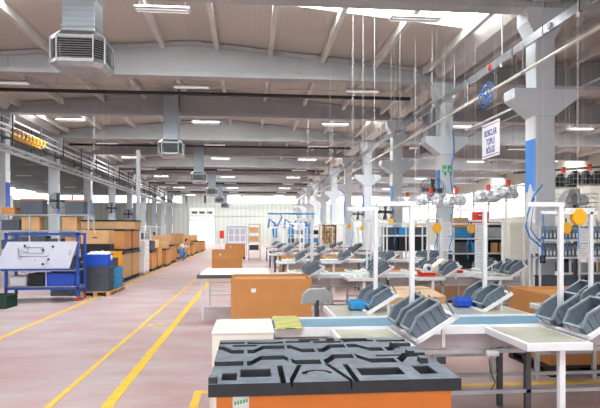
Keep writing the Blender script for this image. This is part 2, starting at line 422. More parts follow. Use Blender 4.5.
# right-hand cable trunking and pipe along the column row
t = empty('cable_trunking', (5.95, 0, 5.74), 0, 'pale grey cable trunking with joints running along the right column row', 'cable trunking')
MB().box(-.03, .03, 7, 74, -.09, .09).build('channel', 'galvp', t)
for k in range(30):
    y = 8+1.25*k
    MB().box(-.04, .035, y-.02, y+.02, -.10, .10).build('joint', 'dsteel' if k % 2 else 'steel', t)
for k in range(12):
    y = 9.3+3*k; MB().box(-.05, .0, y-.02, y+.02, -.18, -.09).box(-.01, .01, y-.01, y+.01, .09, 1.2).build('hanger', 'white', t)
for k, y in enumerate((10.2, 12.9, 17, 21.5)):
    MB().box(-.06, -.03, y-.06, y+.06, -.05, .05).build('plug_socket', 'red' if k % 2 else 'white', t)
t = empty('air_pipe', (5.9, 0, 5.12), 0, 'cream compressed air pipe below the trunking along the right columns', 'pipe')
MB().tube([(0, 7, 0), (0, 74, 0)], .035, 10).build('pipe', 'cream', t)
for k in range(16): MB().box(-.045, .045, 8.2+3*k, 8.26+3*k, -.05, .05).box(-.008, .008, 8.22+3*k, 8.24+3*k, .04, .6).build('clamp', 'steel', t)
t = empty('branch_pipe', (7.4, 0, 4.9), 0, 'thin pale pipe carrying the hanging lettered sign behind the first column', 'pipe')
MB().tube([(0, 9, .0), (0, 60, .0)], .03, 8).build('pipe', 'galvp', t)
t = tag(MB().tube([(6.55, 15.9, 4.75), (6.55, 11.9, 4.75)], .03, 8).build('sign_rail', 'white'), 'white rail holding the lettered sign between the first two right columns', 'rail')
# hanging sign
t = empty('hanging_sign', (6.5, 14.1, 0), 0, 'white hanging sign with three lines of purple lettering', 'sign')
MB().box(-.008, .008, -.53, .53, 3.68, 4.62).build('sign_panel', 'paper', t)
for z in (3.73, 4.55): MB().box(-.011, -.008, -.50, .50, z, z+.02).build('border_line', 'ink', t)
for y in (-.4, .4): MB().box(-.004, .004, y-.004, y+.004, 4.6, 4.76).build('hanger', 'steel', t)
for i, s_ in enumerate(('BOBCLAR', 'TOPLU', 'BÖLGE')):
    o = text_mesh(s_, .235, 'ink', t); o.location = (-.012, 0, 4.27-.235*i); o.rotation_euler = (R(90), 0, R(-90)); o.scale = (.72, 1, 1)
# blue coiled hose by the trunking, long blue air line down the second column
pts = [(5.78+.12*math.cos(a*.9), 12.6+.02*a, 5.12+.19*math.sin(a*.9)-.01*a) for a in range(0, 24)]
tag(MB().tube(pts, .018, 6).build('coiled_air_hose', 'hose'), 'blue air hose coiled over the cream pipe left of the first column', 'hose')
pts = [(6.66+.06*math.sin(i*.5)-.16*(i > 15)*(i-15)/7, 17.31, 5.0-i*.16) for i in range(23)]
tag(MB().tube(pts, .02, 6).build('air_hose', 'hose'), 'long blue air hose hanging down the second right column', 'hose')
# left side pipe bridge
t = empty('pipe_rack', (-9.75, 0, 0), 0, 'long overhead bridge of pipes and cable ladder along the left columns', 'pipe rack')
for z, r, m, dx in ((6.25, .035, 'white', 0), (5.98, .06, 'white', -.1), (5.72, .055, 'white', 0), (5.85, .07, 'blk', -.3), (5.6, .06, 'blk', -.35), (5.55, .03, 'dsteel', -.2), (6.1, .03, 'dsteel', -.25)):
    MB().tube([(dx, 12, z), (dx, 76, z)], r, 8).build('pipe', m, t)
MB().box(-.3, -.27, 12, 76, 5.0, 5.12).box(.12, .15, 12, 76, 5.0, 5.12).build('ladder_rail', 'galvp', t)
for k in range(64): MB().box(-.28, .14, 12+k, 12.05+k, 5.03, 5.07).build('rung', 'galvp', t)
for k in range(20):
    y = 14+3*k; MB().box(-.32, .12, y-.03, y+.03, 5.44, 5.49).box(.1, .14, y-.03, y+.03, 4.95, 6.45).box(-.32, -.28, y-.03, y+.03, 4.95, 6.45).build('hanger', 'dsteel', t)
pts = []
for i in range(60): pts.append((-9.45+.16*math.cos(i*.8), 22.8+.05*i, 5.62+.2*math.sin(i*.8)))
tag(MB().tube(pts, .035, 6).build('cable_coil', 'yel'), 'yellow cable coils lying on the left overhead pipe bridge', 'cable coil')
t = empty('bus_duct', (-9.3, 0, 0), 0, 'pale lower conduit beneath the left pipe bridge', 'conduit')
MB().tube([(0, 12, 4.72), (0, 76, 4.72)], .035, 8).build('pipe', 'galvp', t)
for k in range(20): MB().box(-.01, .01, 14+3*k, 14.02+3*k, 4.7, 5.1).build('hanger', 'steel', t)
# tall steel post left of the aisle
t = empty('steel_post', (-4.55, 22.6, 0), 0, 'tall thin grey steel post beside the wrapped pallet left of the aisle', 'post')
MB().box(-.07, .07, -.07, .07, 0, 5.0).build('post', 'steel', t); MB().box(-.16, .16, -.16, .16, 0, .03).build('foot_plate', 'steel', t)
# hanging wires
W0 = tag(MB().tube([(0, 0, 0), (0, 0, 1)], .0045, 5).build('hanging_wire', 'wire'), 'x', 'wire', 'thin wires hanging from the roof')
WR = [(353, 14, 3.2), (363, 14, 2.2), (374.5, 14, 2.2), (391, 16, 3), (345, 20, 3), (400, 13, 4.4), (465, 12, 4.6), (432, 14.5, 3.6), (320, 22, 3), (330, 17, 3.6), (20, 22, 5.2), (103, 20, 4.4), (109, 24, 4), (94, 26, 4.2), (512, 11, 4.4), (332, 26, 3), (308, 26, 3.2)]
def X(px, Y): d = px-300; return (49.8+.9957*d)/(537.7-.0922*d)*Y
def Z(py, px, Y): d = px-300; return 1.65+(232-py)/(537.7-.0922*d)*Y
for i, (px, y, z) in enumerate(WR):
    x = X(px, y); zt = roofz(x)+.06
    place(W0, USED, (x, y, z), f'thin pale vertical wire from the roof, {nth(1+sorted(q[0] for q in WR).index(px))} of seventeen from left', None, (1, 1, zt-z))

# ================================================================ PROTOTYPES
def make_bin():
    """open stacking bin: low slanted front at -x"""
    t = empty('storage_bin', (0, 0, 0), 0, 'x', 'bin', 'tilted slate grey bins')
    L, W, H, th = .27, .235, .135, .008; b = MB()
    prof = [(0, 0), (L, 0), (L+.01, H), (.075, H), (-.015, .075)]     # side outline
    for s in (-1, 1):
        y0 = s*W/2; b.prism(prof, min(y0, y0-s*th), max(y0, y0-s*th))
        for x in (.06, .125, .19, .255, .32):
            b.box(x-.006, x+.006, min(y0, y0+s*.01), max(y0, y0+s*.01), .01, H-.01)
    b.box(0, L, -W/2, W/2, 0, th); b.prism([(L-th, 0), (L, 0), (L+.01, H), (L+.01-th, H)], -W/2, W/2)
    b.prism([(0, 0), (th, 0), (th-.015, .075), (-.015, .075)], -W/2, W/2)
    b.build('body', 'bin', t)
    r = MB()
    for s in (-1, 1):
        y = s*(W/2+.004); r.box(.07, L+.02, min(y-s*.018, y+s*.008), max(y-s*.018, y+s*.008), H-.006, H+.008)
        r.prism([(.075, H-.006), (.075, H+.01), (-.022, .083), (-.015, .070)], min(y-s*.014, y+s*.006), max(y-s*.014, y+s*.006))
    r.box(L, L+.02, -W/2, W/2, H-.006, H+.008); r.box(-.028, -.008, -W/2, W/2, .068, .084)
    r.build('rim', 'binl', t)
    MB().box(-.02, -.012, -.05, .05, .02, .06).build('label_holder', 'steel', t)
    return t
BIN = make_bin()
def make_gantry(front):
    t = empty('bench_gantry', (0, 0, 0), 0, 'x', 'gantry post', 'white bench posts')
    MB().box(-.020, .020, -.020, .020, .80, 1.905).build('post', 'white', t, .004)
    MB().box(-.30, .03, -.022, .022, 1.865, 1.905).build('top_bar', 'white', t, .004)
    # tilted carrier for the bins
    y0, y1 = (-.60, .10) if front else (-.28, .32)
    mt = Matrix.Translation((-.16, 0, .86)) @ Matrix.Rotation(-R(31), 4, 'Y')
    b = MB().box(0, .37, y0, y0+.028, -.035, -.002, mt).box(0, .37, y1-.028, y1, -.035, -.002, mt)
    b.box(0, .028, y0, y1, -.035, -.002, mt).box(.34, .37, y0, y1, -.035, -.002, mt); b.build('bin_carrier', 'white', t)
    for yy in (y0+.05, y1-.08): MB().box(.06, .085, yy, yy+.025, .80, .985).build('strut', 'white', t)
    return t
GF, GB = make_gantry(True), make_gantry(False); GB.name = 'bench_gantry_rear'; GB.name = 'bench_gantry'
def make_table(w_, d_, nm='side_table'):
    t = empty(nm, (0, 0, 0), 0, 'x', 'table', 'pale bench side tables')
    f = MB(); z0, z1 = .795, .85
    f.box(0, w_, 0, .035, z0, z1).box(0, w_, d_-.035, d_, z0, z1).box(0, .035, .035, d_-.035, z0, z1).box(w_-.035, w_, .035, d_-.035, z0, z1)
    f.build('frame', 'white', t, .004)
    MB().box(.03, w_-.03, .03, d_-.03, .815, .853).build('table_top', 'ply', t)
    return t
TF = make_table(.50, .70)
MB().box(.27, .315, .04, .085, 0, .795).build('leg', 'white', TF, .004)
MB().box(.28, .305, .085, .66, .74, .795).build('under_rail', 'steel', TF)
TB = make_table(.78, .85)
for x in (.03, .70):
    MB().box(x, x+.045, .76, .805, 0, .795).build('leg', 'steel', TB, .004)
MB().box(.06, .72, .775, .795, .28, .31).build('stretcher', 'steel', TB)
def conveyor(x0, x1, y, lab, belt='belt'):
    t = empty('belt_conveyor', (x0, y, 0), 0, lab, 'conveyor', 'bench conveyors'); L = x1-x0; D = .56
    MB().box(0, L, .03, D-.03, .815, .85).build('belt', belt, t)
    MB().box(0, L, 0, .03, .79, .865).box(0, L, D-.03, D, .79, .865).build('side_rail', 'white', t, .003)
    MB().box(0, L, .04, .05, .665, .79).box(0, L, D-.05, D-.04, .665, .79).build('skirt', 'sheet', t)
    for yy in (.0, D-.03):
        MB().box(0, L, yy, yy+.03, .625, .66).build('frame_rail', 'galvp', t); MB().box(0, L, yy, yy+.03, .28, .31).build('lower_rail', 'galvp', t)
    n_ = max(2, int((L-.1)/1.06)+1)
    for i in range(n_):
        for yy in (0, D-.045):
            x = .02+1.06*i; MB().box(x, x+.045, yy, yy+.045, 0, .79).build('leg', 'steel' if i % 2 else 'dsteel', t)
    return t
def make_pallet_box(ww=1.2, dd=1.0, hh=.92, col='orange', lid='open', nm='pallet_box'):
    t = empty(nm, (0, 0, 0), 0, 'x', 'cardboard box', None); th = .012
    b = MB(); z0 = .13
    b.box(0, ww, 0, th, z0, hh).box(0, ww, dd-th, dd, z0, hh).box(0, th, th, dd-th, z0, hh).box(ww-th, ww, th, dd-th, z0, hh)
    if lid != 'lid': b.box(th, ww-th, th, dd-th, hh-.05, hh-.04)
    b.build('carton_wall', col, t)
    p = MB(); p.box(-.01, ww+.01, -.01, dd+.01, .10, z0)
    for x in (0, ww/2-.06, ww-.12):
        for y in (0, dd/2-.06, dd-.12): p.box(x, x+.12, y, y+.12, 0, .10)
    for x in (0, ww/2-.06, ww-.12): p.box(x, x+.12, 0, dd, 0, .02)
    p.build('pallet_base', 'blk', t)
    if lid == 'lid':
        MB().box(-.02, ww+.02, -.02, dd+.02, hh-.05, hh+.02).box(.1, ww-.1, .1, dd-.1, hh+.02, hh+.035).build('lid', 'lid', t, .006)
    MB().box(.25*ww, .25*ww+.07, -.003, 0, hh-.2, hh-.14).build('sticker', 'paper', t)
    return t
def open_crate(w_, d_, h_, m, nm='plastic_crate', rim=True):
    t = empty(nm, (0, 0, 0), 0, 'x', 'crate'); th = .012; b = MB()
    b.box(0, w_, 0, th, 0, h_).box(0, w_, d_-th, d_, 0, h_).box(0, th, th, d_-th, 0, h_).box(w_-th, w_, th, d_-th, 0, h_).box(0, w_, 0, d_, 0, th)
    for i in range(7):
        x = w_*(i+.5)/7; b.box(x-.008, x+.008, -.01, 0, .02, h_-.03)
        y = d_*(i+.5)/7; b.box(w_, w_+.01, y-.008, y+.008, .02, h_-.03)
    b.build('body', m, t)
    MB().box(-.015, w_+.015, -.015, .006, h_-.03, h_).box(-.015, w_+.015, d_-.006, d_+.015, h_-.03, h_).box(-.015, .006, 0, d_, h_-.03, h_).box(w_-.006, w_+.015, 0, d_, h_-.03, h_).build('rim', m, t)
    return t
def closed_box(w_, d_, h_, m, nm='cardboard_box'):
    t = empty(nm, (0, 0, 0), 0, 'x', 'box')
    MB().box(0, w_, 0, d_, 0, h_).build('carton', m, t, .006)
    MB().box(w_/2-.03, w_/2+.03, -.002, d_+.002, h_-.001, h_+.002).box(w_/2-.03, w_/2+.03, -.003, 0, h_-.1, h_).build('tape', 'tape', t)
    return t
def unprop(o):
    """recursive removal of an unused prototype"""
    for c in kids(o): unprop(c)
    bpy.data.objects.remove(o)

# ================================================================ BENCH ROWS
ROWN = ['', 'nearest', 'second', 'third', 'fourth', 'fifth', 'sixth']
tilt = (0, -R(31), 0)
def station(r, k, x, y, front, gant=True, table=True):
    side = 'near side' if front else 'far side'
    where = f'{side}, {ORD[k+1]} station from the aisle, {ROWN[r]} bench row'
    if gant: place(GF if front else GB, USED, (x, y, 0), f'white gantry post, {where}')
    ys = (-.45, -.08) if front else (-.14, .18)
    for j, dy in enumerate(ys):
        mt = Matrix.Translation((x-.13, y+dy, .868)) 
        place(BIN, USED, (x-(.13 if front else .08)+random.uniform(-.01, .02), y+dy, .872), f'tilted grey bin, {"nearer" if j == 0 else "farther"} of pair, {where}', tilt, (1, 1, 1) if front else (.88, 1, .9))
    if table:
        if front: place(TF, USED, (x-.69, y-.73, 0), f'pale greenish side table, {where}')
        else: place(TB, USED, (x-.50, y-.50, 0), f'pale greenish side table, {where}')
rows = [4.40, 9.95, 15.05, 20.15, 25.25, 30.35]
conveyor(.20, 5.0, rows[0], 'blue grey belt conveyor of the nearest bench row')
for k, x in enumerate((1.35, 2.66)): station(1, k, x, 4.42, True)
for k, x in enumerate((1.29, 2.46, 3.64)): station(1, k, x, 5.48, False)
for r in range(2, 7):
    y = rows[r-1]
    x0, x1 = (.42, 5.2) if r == 2 else (.9, 5.7)
    conveyor(x0, x1, y, f'pale belt conveyor of the {ROWN[r]} bench row', 'beltw')
    for k in range(4):
        station(r, k, (1.14 if r == 2 else 1.4)+1.24*k, y+.02, True, table=(r, k) != (2, 0)); station(r, k, (1.28 if r == 2 else 1.6)+1.22*k, y+1.08, False)
# hazard plate and cream cover at the head of the nearest row
tag(MB().box(.21, .43, 4.36, 4.99, .866, .874).build('hazard_plate', 'hazard'), 'yellow and dark striped plate at the head of the nearest conveyor', 'warning plate')
t = empty('drive_cover', (-.30, 4.30, 0), 0, 'cream sheet metal cabinet left of the nearest conveyor, behind the black lid', 'machine cabinet')
MB().box(0, .49, 0, .66, .06, .85).build('body', 'creamw', t, .012); MB().box(-.004, .494, -.004, .664, .84, .856).build('top_plate', 'creamw', t, .004)
MB().box(.04, .45, .04, .62, 0, .06).build('plinth', 'dsteel', t)
# junction box with cables under the nearest conveyor
t = empty('junction_box', (2.02, 4.32, 0), 0, 'white junction box with dangling cables under the nearest conveyor', 'junction box')
MB().tube([(-.05, .03, .635), (.05, .03, .635)], .028, 10).build('housing', 'white', t, .006)
MB().tube([(-.03, .03, .59), (-.02, .02, .48), (.01, .0, .40), (-.02, .02, .33)], .005, 5).tube([(.03, .03, .59), (.035, .02, .5), (.03, .01, .42)], .004, 5).build('cable', 'blk', t)

# ================================================================ FRONT PALLET BOX WITH BLACK LID
t = empty('pallet_box', (-.185, 2.67, 0), 0, 'orange cardboard pallet box in the front, black moulded lid on it', 'cardboard box')
b = MB()
WW, DD = 1.235, 1.05; th = .012
b.box(.02, WW-.02, .02, .02+th, .14, .86).box(.02, WW-.02, DD-.02-th, DD-.02, .14, .86).box(.02, .02+th, .03, DD-.03, .14, .86).box(WW-.02-th, WW-.02, .03, DD-.03, .14, .86)
b.build('carton_wall', 'orangef', t)
p = MB().box(0, WW, 0, DD, .10, .14)
for x in (0, WW/2-.06, WW-.12):
    for y in (0, DD/2-.06, DD-.12): p.box(x, x+.12, y, y+.12, 0, .10)
p.build('pallet_base', 'blk', t)
MB().box(.10, .18, .017, .02, .72, .86).build('sticker', 'paper', t)
g = MB()
for i in range(5): g.box(.108+i*.014, .117+i*.014, .014, .0165, .795+.003*i, .812+.003*i)
g.build('sticker_print', 'green', t)
b = MB().box(-.012, .004, .01, .03, .5, .86); b.build('corner_profile', 'cream', t)
# lid: height field of a pallet turned upside down
def seg(path, x):
    for (xa, ya), (xb, yb) in zip(path, path[1:]):
        if xa <= x <= xb: return ya+(yb-ya)*(x-xa)/(xb-xa)
    return path[-1][1]
def jog(y, dy, ph):
    out = [(0, y)]; x = ph
    while x < 1.3:
        out += [(x, y), (x+.06, y+dy), (x+.19, y+dy), (x+.25, y)]; x += .42
    return out
G1, G2, G3 = jog(.40, .12, .20), jog(.80, -.11, .03), jog(.95, -.02, .16)
def sm(e0, e1, v):
    t_ = min(1, max(0, (v-e0)/(e1-e0))); return t_*t_*(3-2*t_)
def lidh(x, y):
    h = 0
    for g_, wd in ((G1, .045), (G2, .045), (G3, .022)):
        d_ = abs(y-seg(g_, x))
        if min(abs(x-q) for q in (.17, .42, .60, .80, 1.02)) < .011: continue
        h = min(h, -.07*(1-sm(wd-.004, wd+.003, d_)))
    # pockets in the front band, the mid band and the rear band
    for (a, c, e, f_, dp) in ((.06, .13, .07, .20, .07), (.15, .30, .12, .27, .06), (.345, .37, .0, .33, .06), (.70, .725, .0, .33, .06), (.76, .98, .10, .24, .06), (1.06, 1.15, .10, .26, .06),
                              (.93, 1.14, .50, .53, .05), (.09, .24, .84, .88, .04), (.52, .66, .985, 1.03, .04), (.80, .98, .98, 1.03, .04)):
        ins = min(x-a, c-x, y-e, f_-y); h = min(h, -dp*sm(-.001, .005, ins))
    # trapezoid plate with an arch in the front band
    if y < .34 and .39 < x < .69:
        if min(abs((x-.39)-(y*.22)), abs((.69-x)-(y*.22))) < .010: h = min(h, -.04)
        d_ = math.hypot((x-.54)/1.2, y-.16)
        if abs(d_-.055) < .009 and y > .15: h = min(h, -.018)
    if False:
        h += .012*(1-sm(.0, .016, abs(math.sin(x*5.236*1.5)*.08)))*(1 if h > -.01 else 0)*.5
    for (cx, cy) in ((1.13, .52), (1.15, .34), (.02, .04), (1.10, .74), (.72, .93)):     # stacking nubs
        if abs(x-cx) < .022 and abs(y-cy) < .03: h = .03
    return h
nx, ny = 260, 210; vs_ = []; fs = []
for j in range(ny+1):
    for i in range(nx+1):
        x, y = WW*i/nx, DD*j/ny; vs_.append((x*1.03-.018, y*1.03-.015, .908+lidh(x, y)))
for j in range(ny):
    for i in range(nx): a = j*(nx+1)+i; fs.append((a, a+1, a+nx+2, a+nx+1))
n0 = len(vs_)
rim_ = [j for j in range(nx+1)] + [j*(nx+1)+nx for j in range(1, ny+1)] + [ny*(nx+1)+i for i in range(nx-1, -1, -1)] + [j*(nx+1) for j in range(ny-1, 0, -1)]
for q in rim_: v = vs_[q]; vs_.append((v[0], v[1], .845))
for q in range(len(rim_)): q2 = (q+1) % len(rim_); fs.append((rim_[q2], rim_[q], n0+q, n0+q2))
fs.append(tuple(range(n0, n0+len(rim_))))
lb = MB(); lb.add(vs_, fs); lo = lb.build('lid', 'lid', t); lo.data.materials.append(M['lid_sheen'])
for p in lo.data.polygons:       # raised faces lighter: wear plus painted skylight sheen; recesses and rim stay black
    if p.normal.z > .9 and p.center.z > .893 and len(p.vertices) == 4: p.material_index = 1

# ================================================================ BOXES AMONG THE BENCHES
PB = make_pallet_box(); PBL = make_pallet_box(lid='lid'); PBC = make_pallet_box(col='carton', nm='pallet_box')
def pbox(p, x, y, lab, sc=(1, 1, 1), z=0, rz=0): return place(p, USED, (x, y, z), lab, (0, 0, rz), sc)
pbox(PB, -.29, 8.27, 'large orange cardboard pallet box with small white sticker behind the cream cabinet', (1.03, 1.0, 1.01))
pbox(PB, 3.40, 5.85, 'orange cardboard pallet box on black base behind the nearest row, right side', (1.05, 1, 1.01))
pbox(PB, -1.52, 21.8, 'orange pallet box standing alone beside the aisle beyond the pale table')
pbox(PB, -1.5, 33, 'orange pallet box farther up the aisle in front of the whiteboard')
pbox(PB, 1.0, 17.3, 'orange pallet box at the aisle end of the third bench gap', (.6, .8, .95))
pbox(PB, 2.7, 11.75, 'orange pallet box behind the second bench row', (1, .8, .85))
pbox(PBC, 4.3, 12.1, 'tan pallet box behind the second bench row, right of the orange one', (.9, .8, .8))
pbox(PBC, 2.3, 16.9, 'tan pallet box behind the third bench row', (.9, .8, .95))
pbox(PB, 4.0, 16.9, 'orange pallet box behind the third bench row, right side', (.9, .8, .85))
pbox(PB, 1.2, 22.1, 'orange pallet box behind the fourth bench row, near the aisle', (1, .8, .95))
pbox(PB, 3.4, 22.2, 'orange pallet box behind the fourth bench row, right side', (1, .8, .95))
pbox(PB, 2.2, 27.3, 'orange pallet box behind the fifth bench row', (1, .8, .95))
# open tan carton with flaps behind the nearest row
t = empty('open_carton', (1.66, 6.5, 0), R(4), 'tan open carton with folded flap behind the nearest bench row', 'cardboard box')
b = MB().box(0, .78, 0, .012, .1, .84).box(0, .78, .7, .712, .1, .90).box(0, .012, .01, .7, .1, .84).box(.768, .78, .01, .7, .1, .84).box(0, .78, 0, .712, .1, .112); b.build('carton_wall', 'carton', t)
MB().add([(0, .0, .84), (.78, .0, .84), (.74, .33, .90), (.04, .33, .90), (0, .0, .845), (.78, .0, .845), (.74, .33, .905), (.04, .33, .905)], [(0,3,2,1),(4,5,6,7),(0,1,5,4),(1,2,6,5),(2,3,7,6),(3,0,4,7)]).build('flap', 'cartonl', t)
MB().add([(0, .71, .90), (.78, .71, .90), (.74, .36, .905), (.04, .36, .905), (0, .71, .905), (.78, .71, .905), (.74, .36, .91), (.04, .36, .91)], [(0,1,2,3),(7,6,5,4),(0,4,5,1),(1,5,6,2),(2,6,7,3),(3,7,4,0)]).build('flap', 'cartonl', t)
MB().box(0, .78, 0, .71, 0, .1).build('base', 'dsteel', t)
# grey rounded chair
t = empty("work_chair", (.85, 6.85, 0), R(20), 'light grey work chair behind the large orange box', 'chair')
pr = [(-.22, .74), (-.21, .86), (-.13, .93), (.13, .93), (.21, .86), (.22, .74)]
MB().prism(pr, -.02, .02, 'y').build('backrest', 'steel', t, .01)
MB().prism([(-.22, -.2), (.22, -.2), (.23, .2), (-.23, .2)], .50, .56, 'z', Matrix.Translation((0, -.24, 0))).build('seat', 'grayc', t, .02)
MB().tube([(0, -.2, .08), (0, -.2, .5)], .03, 10).build('column', 'dsteel', t); MB().box(-.02, .02, -.03, .03, .5, .78).build('back_bracket', 'dsteel', t)
for i in range(5):
    a = i*2*math.pi/5; MB().tube([(0, -.2, .09), (.26*math.cos(a), -.2+.26*math.sin(a), .05)], .018, 6).build('leg', 'dsteel', t)
    MB().tube([(.26*math.cos(a)-.015, -.2+.26*math.sin(a), .028), (.26*math.cos(a)+.015, -.2+.26*math.sin(a), .028)], .027, 8).build('caster', 'blk', t)
# long low table along the aisle behind the big box
t = empty('long_table', (-.96, 10.1, 0), 0, 'pale table with dark edge beside the aisle behind the big orange box', 'table')
MB().box(0, 1.35, 0, 2.0, .80, .845).build('table_top', 'creamw', t, .004); MB().box(-.01, 1.36, -.015, 0, .79, .855).box(-.015, 0, -.015, .5, .79, .855).build('edge_strip', 'dsteel', t)
for x in (.06, 1.25):
    for y in (.05, 1.9): MB().box(x, x+.04, y, y+.04, 0, .80).build('leg', 'white', t)
for y in (.06, 1.91): MB().box(.08, 1.27, y, y+.025, .25, .275).box(.08, 1.27, y, y+.025, .52, .54).build('stretcher', 'white', t)

# ================================================================ LEFT OF THE AISLE
# blue trolley rack with a tilted tool board
t = empty('tool_trolley', (-5.76, 13.3, 0), 0, 'blue steel trolley with a tilted pale board of tools, left of the aisle', 'trolley')
for x in (0, 1.74):
    for y in (0, .55):
        MB().box(x, x+.06, y, y+.06, .12, 1.62).build('post', 'blue', t)
        MB().box(x+.015, x+.045, y+.015, y+.045, .09, .13).tube([(x+.01, y+.03, .052), (x+.05, y+.03, .052)], .05, 12).build('caster', 'red', t)
MB().box(0, 1.8, 0, .04, 1.57, 1.63).box(0, 1.8, .57, .61, 1.57, 1.63).build('top_rail', 'blue', t)
MB().box(0, 1.8, 0, .05, .28, .34).box(0, 1.8, .56, .61, .28, .34).box(0, .06, 0, .6, .28, .34).box(1.74, 1.8, 0, .6, .28, .34).build('lower_rail', 'blue', t)
MB().box(-.02, 1.75, -.30, -.24, .76, .80).box(-.02, .03, -.30, .05, .76, .80).box(1.74, 1.79, -.30, .05, .76, .80).build('board_ledge', 'blue', t)
MB().box(.04, 1.76, .02, .58, .72, .74).build('shelf', 'galvp', t); MB().box(.04, 1.76, .02, .58, .34, .36).build('shelf', 'galvp', t)
MB().tube([(1.0, .02, .36), (1.0, .02, .74)], .012, 6).tube([(.5, .02, .36), (.5, .02, .74)], .012, 6).build('divider', 'white', t)
ang = math.atan2(.62, .26); mt = Matrix.Translation((0, -.26, .80)) @ Matrix.Rotation(ang, 4, 'X')
bd = MB().prism([(-.10, 0), (1.66, 0), (1.78, .67), (.08, .67)], -.01, .01, 'z', mt).build('tool_board', 'board', t)
for pts_ in (((.40,.28), (.40,.46), (.62,.40), (.62,.56)), ((.42,.30), (1.1,.30), (1.12,.34)), ((.45,.38), (1.0,.38)), ((.36,.5), (.46,.26), (.5,.2)), ((.5,.52), (.98,.52), (.98,.44)), ((.8,.18), (.84,.22)), ((1.1,.1), (1.12,.2)), ((1.3,.2), (1.34,.2)), ((1.62,.33), (1.66,.38), (1.64,.46), (1.60,.40), (1.62,.33)), ((.9,.45), (1.0,.5))):
    MB().tube([tuple(mt @ Vector((a, b_, .018))) for a, b_ in pts_], .0045, 5).build('wire_tool', 'dsteel', t)
for a, b_ in ((.98, .44), (1.20, .54), (1.02, .10), (1.14, .22), (.52, .56)):
    MB().box(a-.022, a+.022, b_-.02, b_+.02, .01, .04, mt).build('clamp', 'blk', t)
t.scale = (.94, 1, 1)
def crate(w_, d_, h_, m, x, y, z, lab, nm='plastic_crate', group=None, rz=0):
    t = open_crate(w_, d_, h_, m, nm); t.location = (x, y, z); t.rotation_euler.z = rz; tag(t, lab, 'crate', group); return t
crate(.66, .5, .30, 'bluec', -4.86, 13.36, .36, 'blue crate on the lower shelf of the blue trolley')
crate(.34, .5, .30, 'blk', -5.23, 13.36, .36, 'black crate on the lower shelf of the blue trolley')
t = tag(MB().box(-5.66, -5.28, 13.35, 13.8, .362, .60).build('paper_bundle', 'paper', bevel=.02), 'white wrapped bundle on the lower shelf of the blue trolley', 'bundle')
crate(.70, .5, .33, 'grayc', -4.95, 13.36, .745, 'dark grey crate behind the tilted board, right', 'plastic_crate')
crate(.72, .5, .33, 'grayc', -5.68, 13.36, .745, 'dark grey crate behind the tilted board, left', 'plastic_crate')
t = crate(.95, .55, .28, 'dgreen', -6.15, 12.1, 0, 'dark green floor crate with rags at the left edge in front of the trolley')
t = tag(MB().lathe([(.02, .0), (.17, .0), (.2, .1), (.13, .22), (.02, .26)], 12, (-5.75, 12.35, .06)).build('rag', 'paper', smooth=True), 'white rag in the dark green floor crate', 'rag')
# pallet with crates beside the aisle
def wood_pallet(x, y, w_, d_, lab):
    t = empty('wooden_pallet', (x, y, 0), 0, lab, 'pallet'); n_ = 6
    for i in range(n_):
        yy = (d_-.1)*i/(n_-1); MB().box(0, w_, yy, yy+.1, .1, .122).build('deck_board', 'wood', t)
    for i in range(3):
        xx = (w_-.1)*i/2; MB().box(xx, xx+.1, 0, d_, .078, .1).box(xx, xx+.1, 0, d_, 0, .02).build('stringer', 'wood', t)
        for yy in (0, d_/2-.05, d_-.1): MB().box(xx, xx+.1, yy, yy+.1, .02, .078).build('block', 'wood', t)
    return t
wood_pallet(-4.32, 14.25, .74, 1.75, 'wooden pallet under the grey and light blue crates beside the aisle')
z = .122
for i in range(3):
    crate(.66, .52, .215, 'grayc', -4.29, 14.3, z+.217*i, f'dark grey crate beside the aisle, {["lowest", "middle", "topmost"][i]} grey one under the bright blue crate', group='grey crate stack')
crate(.62, .5, .30, 'bluec', -4.27, 14.31, z+.217*3, 'bright blue crate full of white bags on the grey crate stack')
for i, (dx, dy) in enumerate(((.15, .16), (.38, .2), (.27, .33), (.5, .3))):
    o = crumple('plastic_bag', 'film', (-4.25+dx, 14.32+dy, z+.66+.22), .13, .12, .14, i)
    tag(o, f'crumpled white plastic bag in the bright blue crate, {["left front", "middle", "rear", "right"][i]} one', 'bag', 'white bags in the blue crate')
for i in range(3):
    for j in range(2):
        crate(.33 if 0 else .60, .42, .185, 'bluel', -4.24, 15.02+.46*j, z+.187*i, f'light blue crate on the wooden pallet, {["lowest", "middle", "top"][i]} of the {["nearer", "farther"][j]} stack', group='light blue crates')
t = crate(.5, .4, .42, 'yel', -4.16, 15.5, z+.187*3, 'yellow crate on top of the farther light blue crates')
crate(.62, .42, .26, 'grayc', -4.28, 15.02, z+.187*3, 'dark grey crate on top of the nearer light blue crates')
# dark container with cardboard box on it, behind the trolley side
t = crate(.78, .6, .82, 'grayc', -5.12, 14.45, 0, 'tall dark grey container left of the grey crate stack')
t = crate(.80, .62, .50, 'blk', -4.92, 16.3, .80, 'black container under the cardboard box behind the crates'); 
t = closed_box(.80, .62, .80, 'carton'); t.location = (-4.92, 16.3, 0); tag(t, 'lower cardboard box under the black container behind the crates', 'cardboard box')
t = closed_box(.80, .6, .40, 'carton'); t.location = (-4.92, 16.3, 1.30); tag(t, 'tan cardboard box with brown tape and a slot, on the black container', 'cardboard box')
MB().box(.33, .47, -.004, 0, .17, .20).build('hand_slot', 'blk', t)
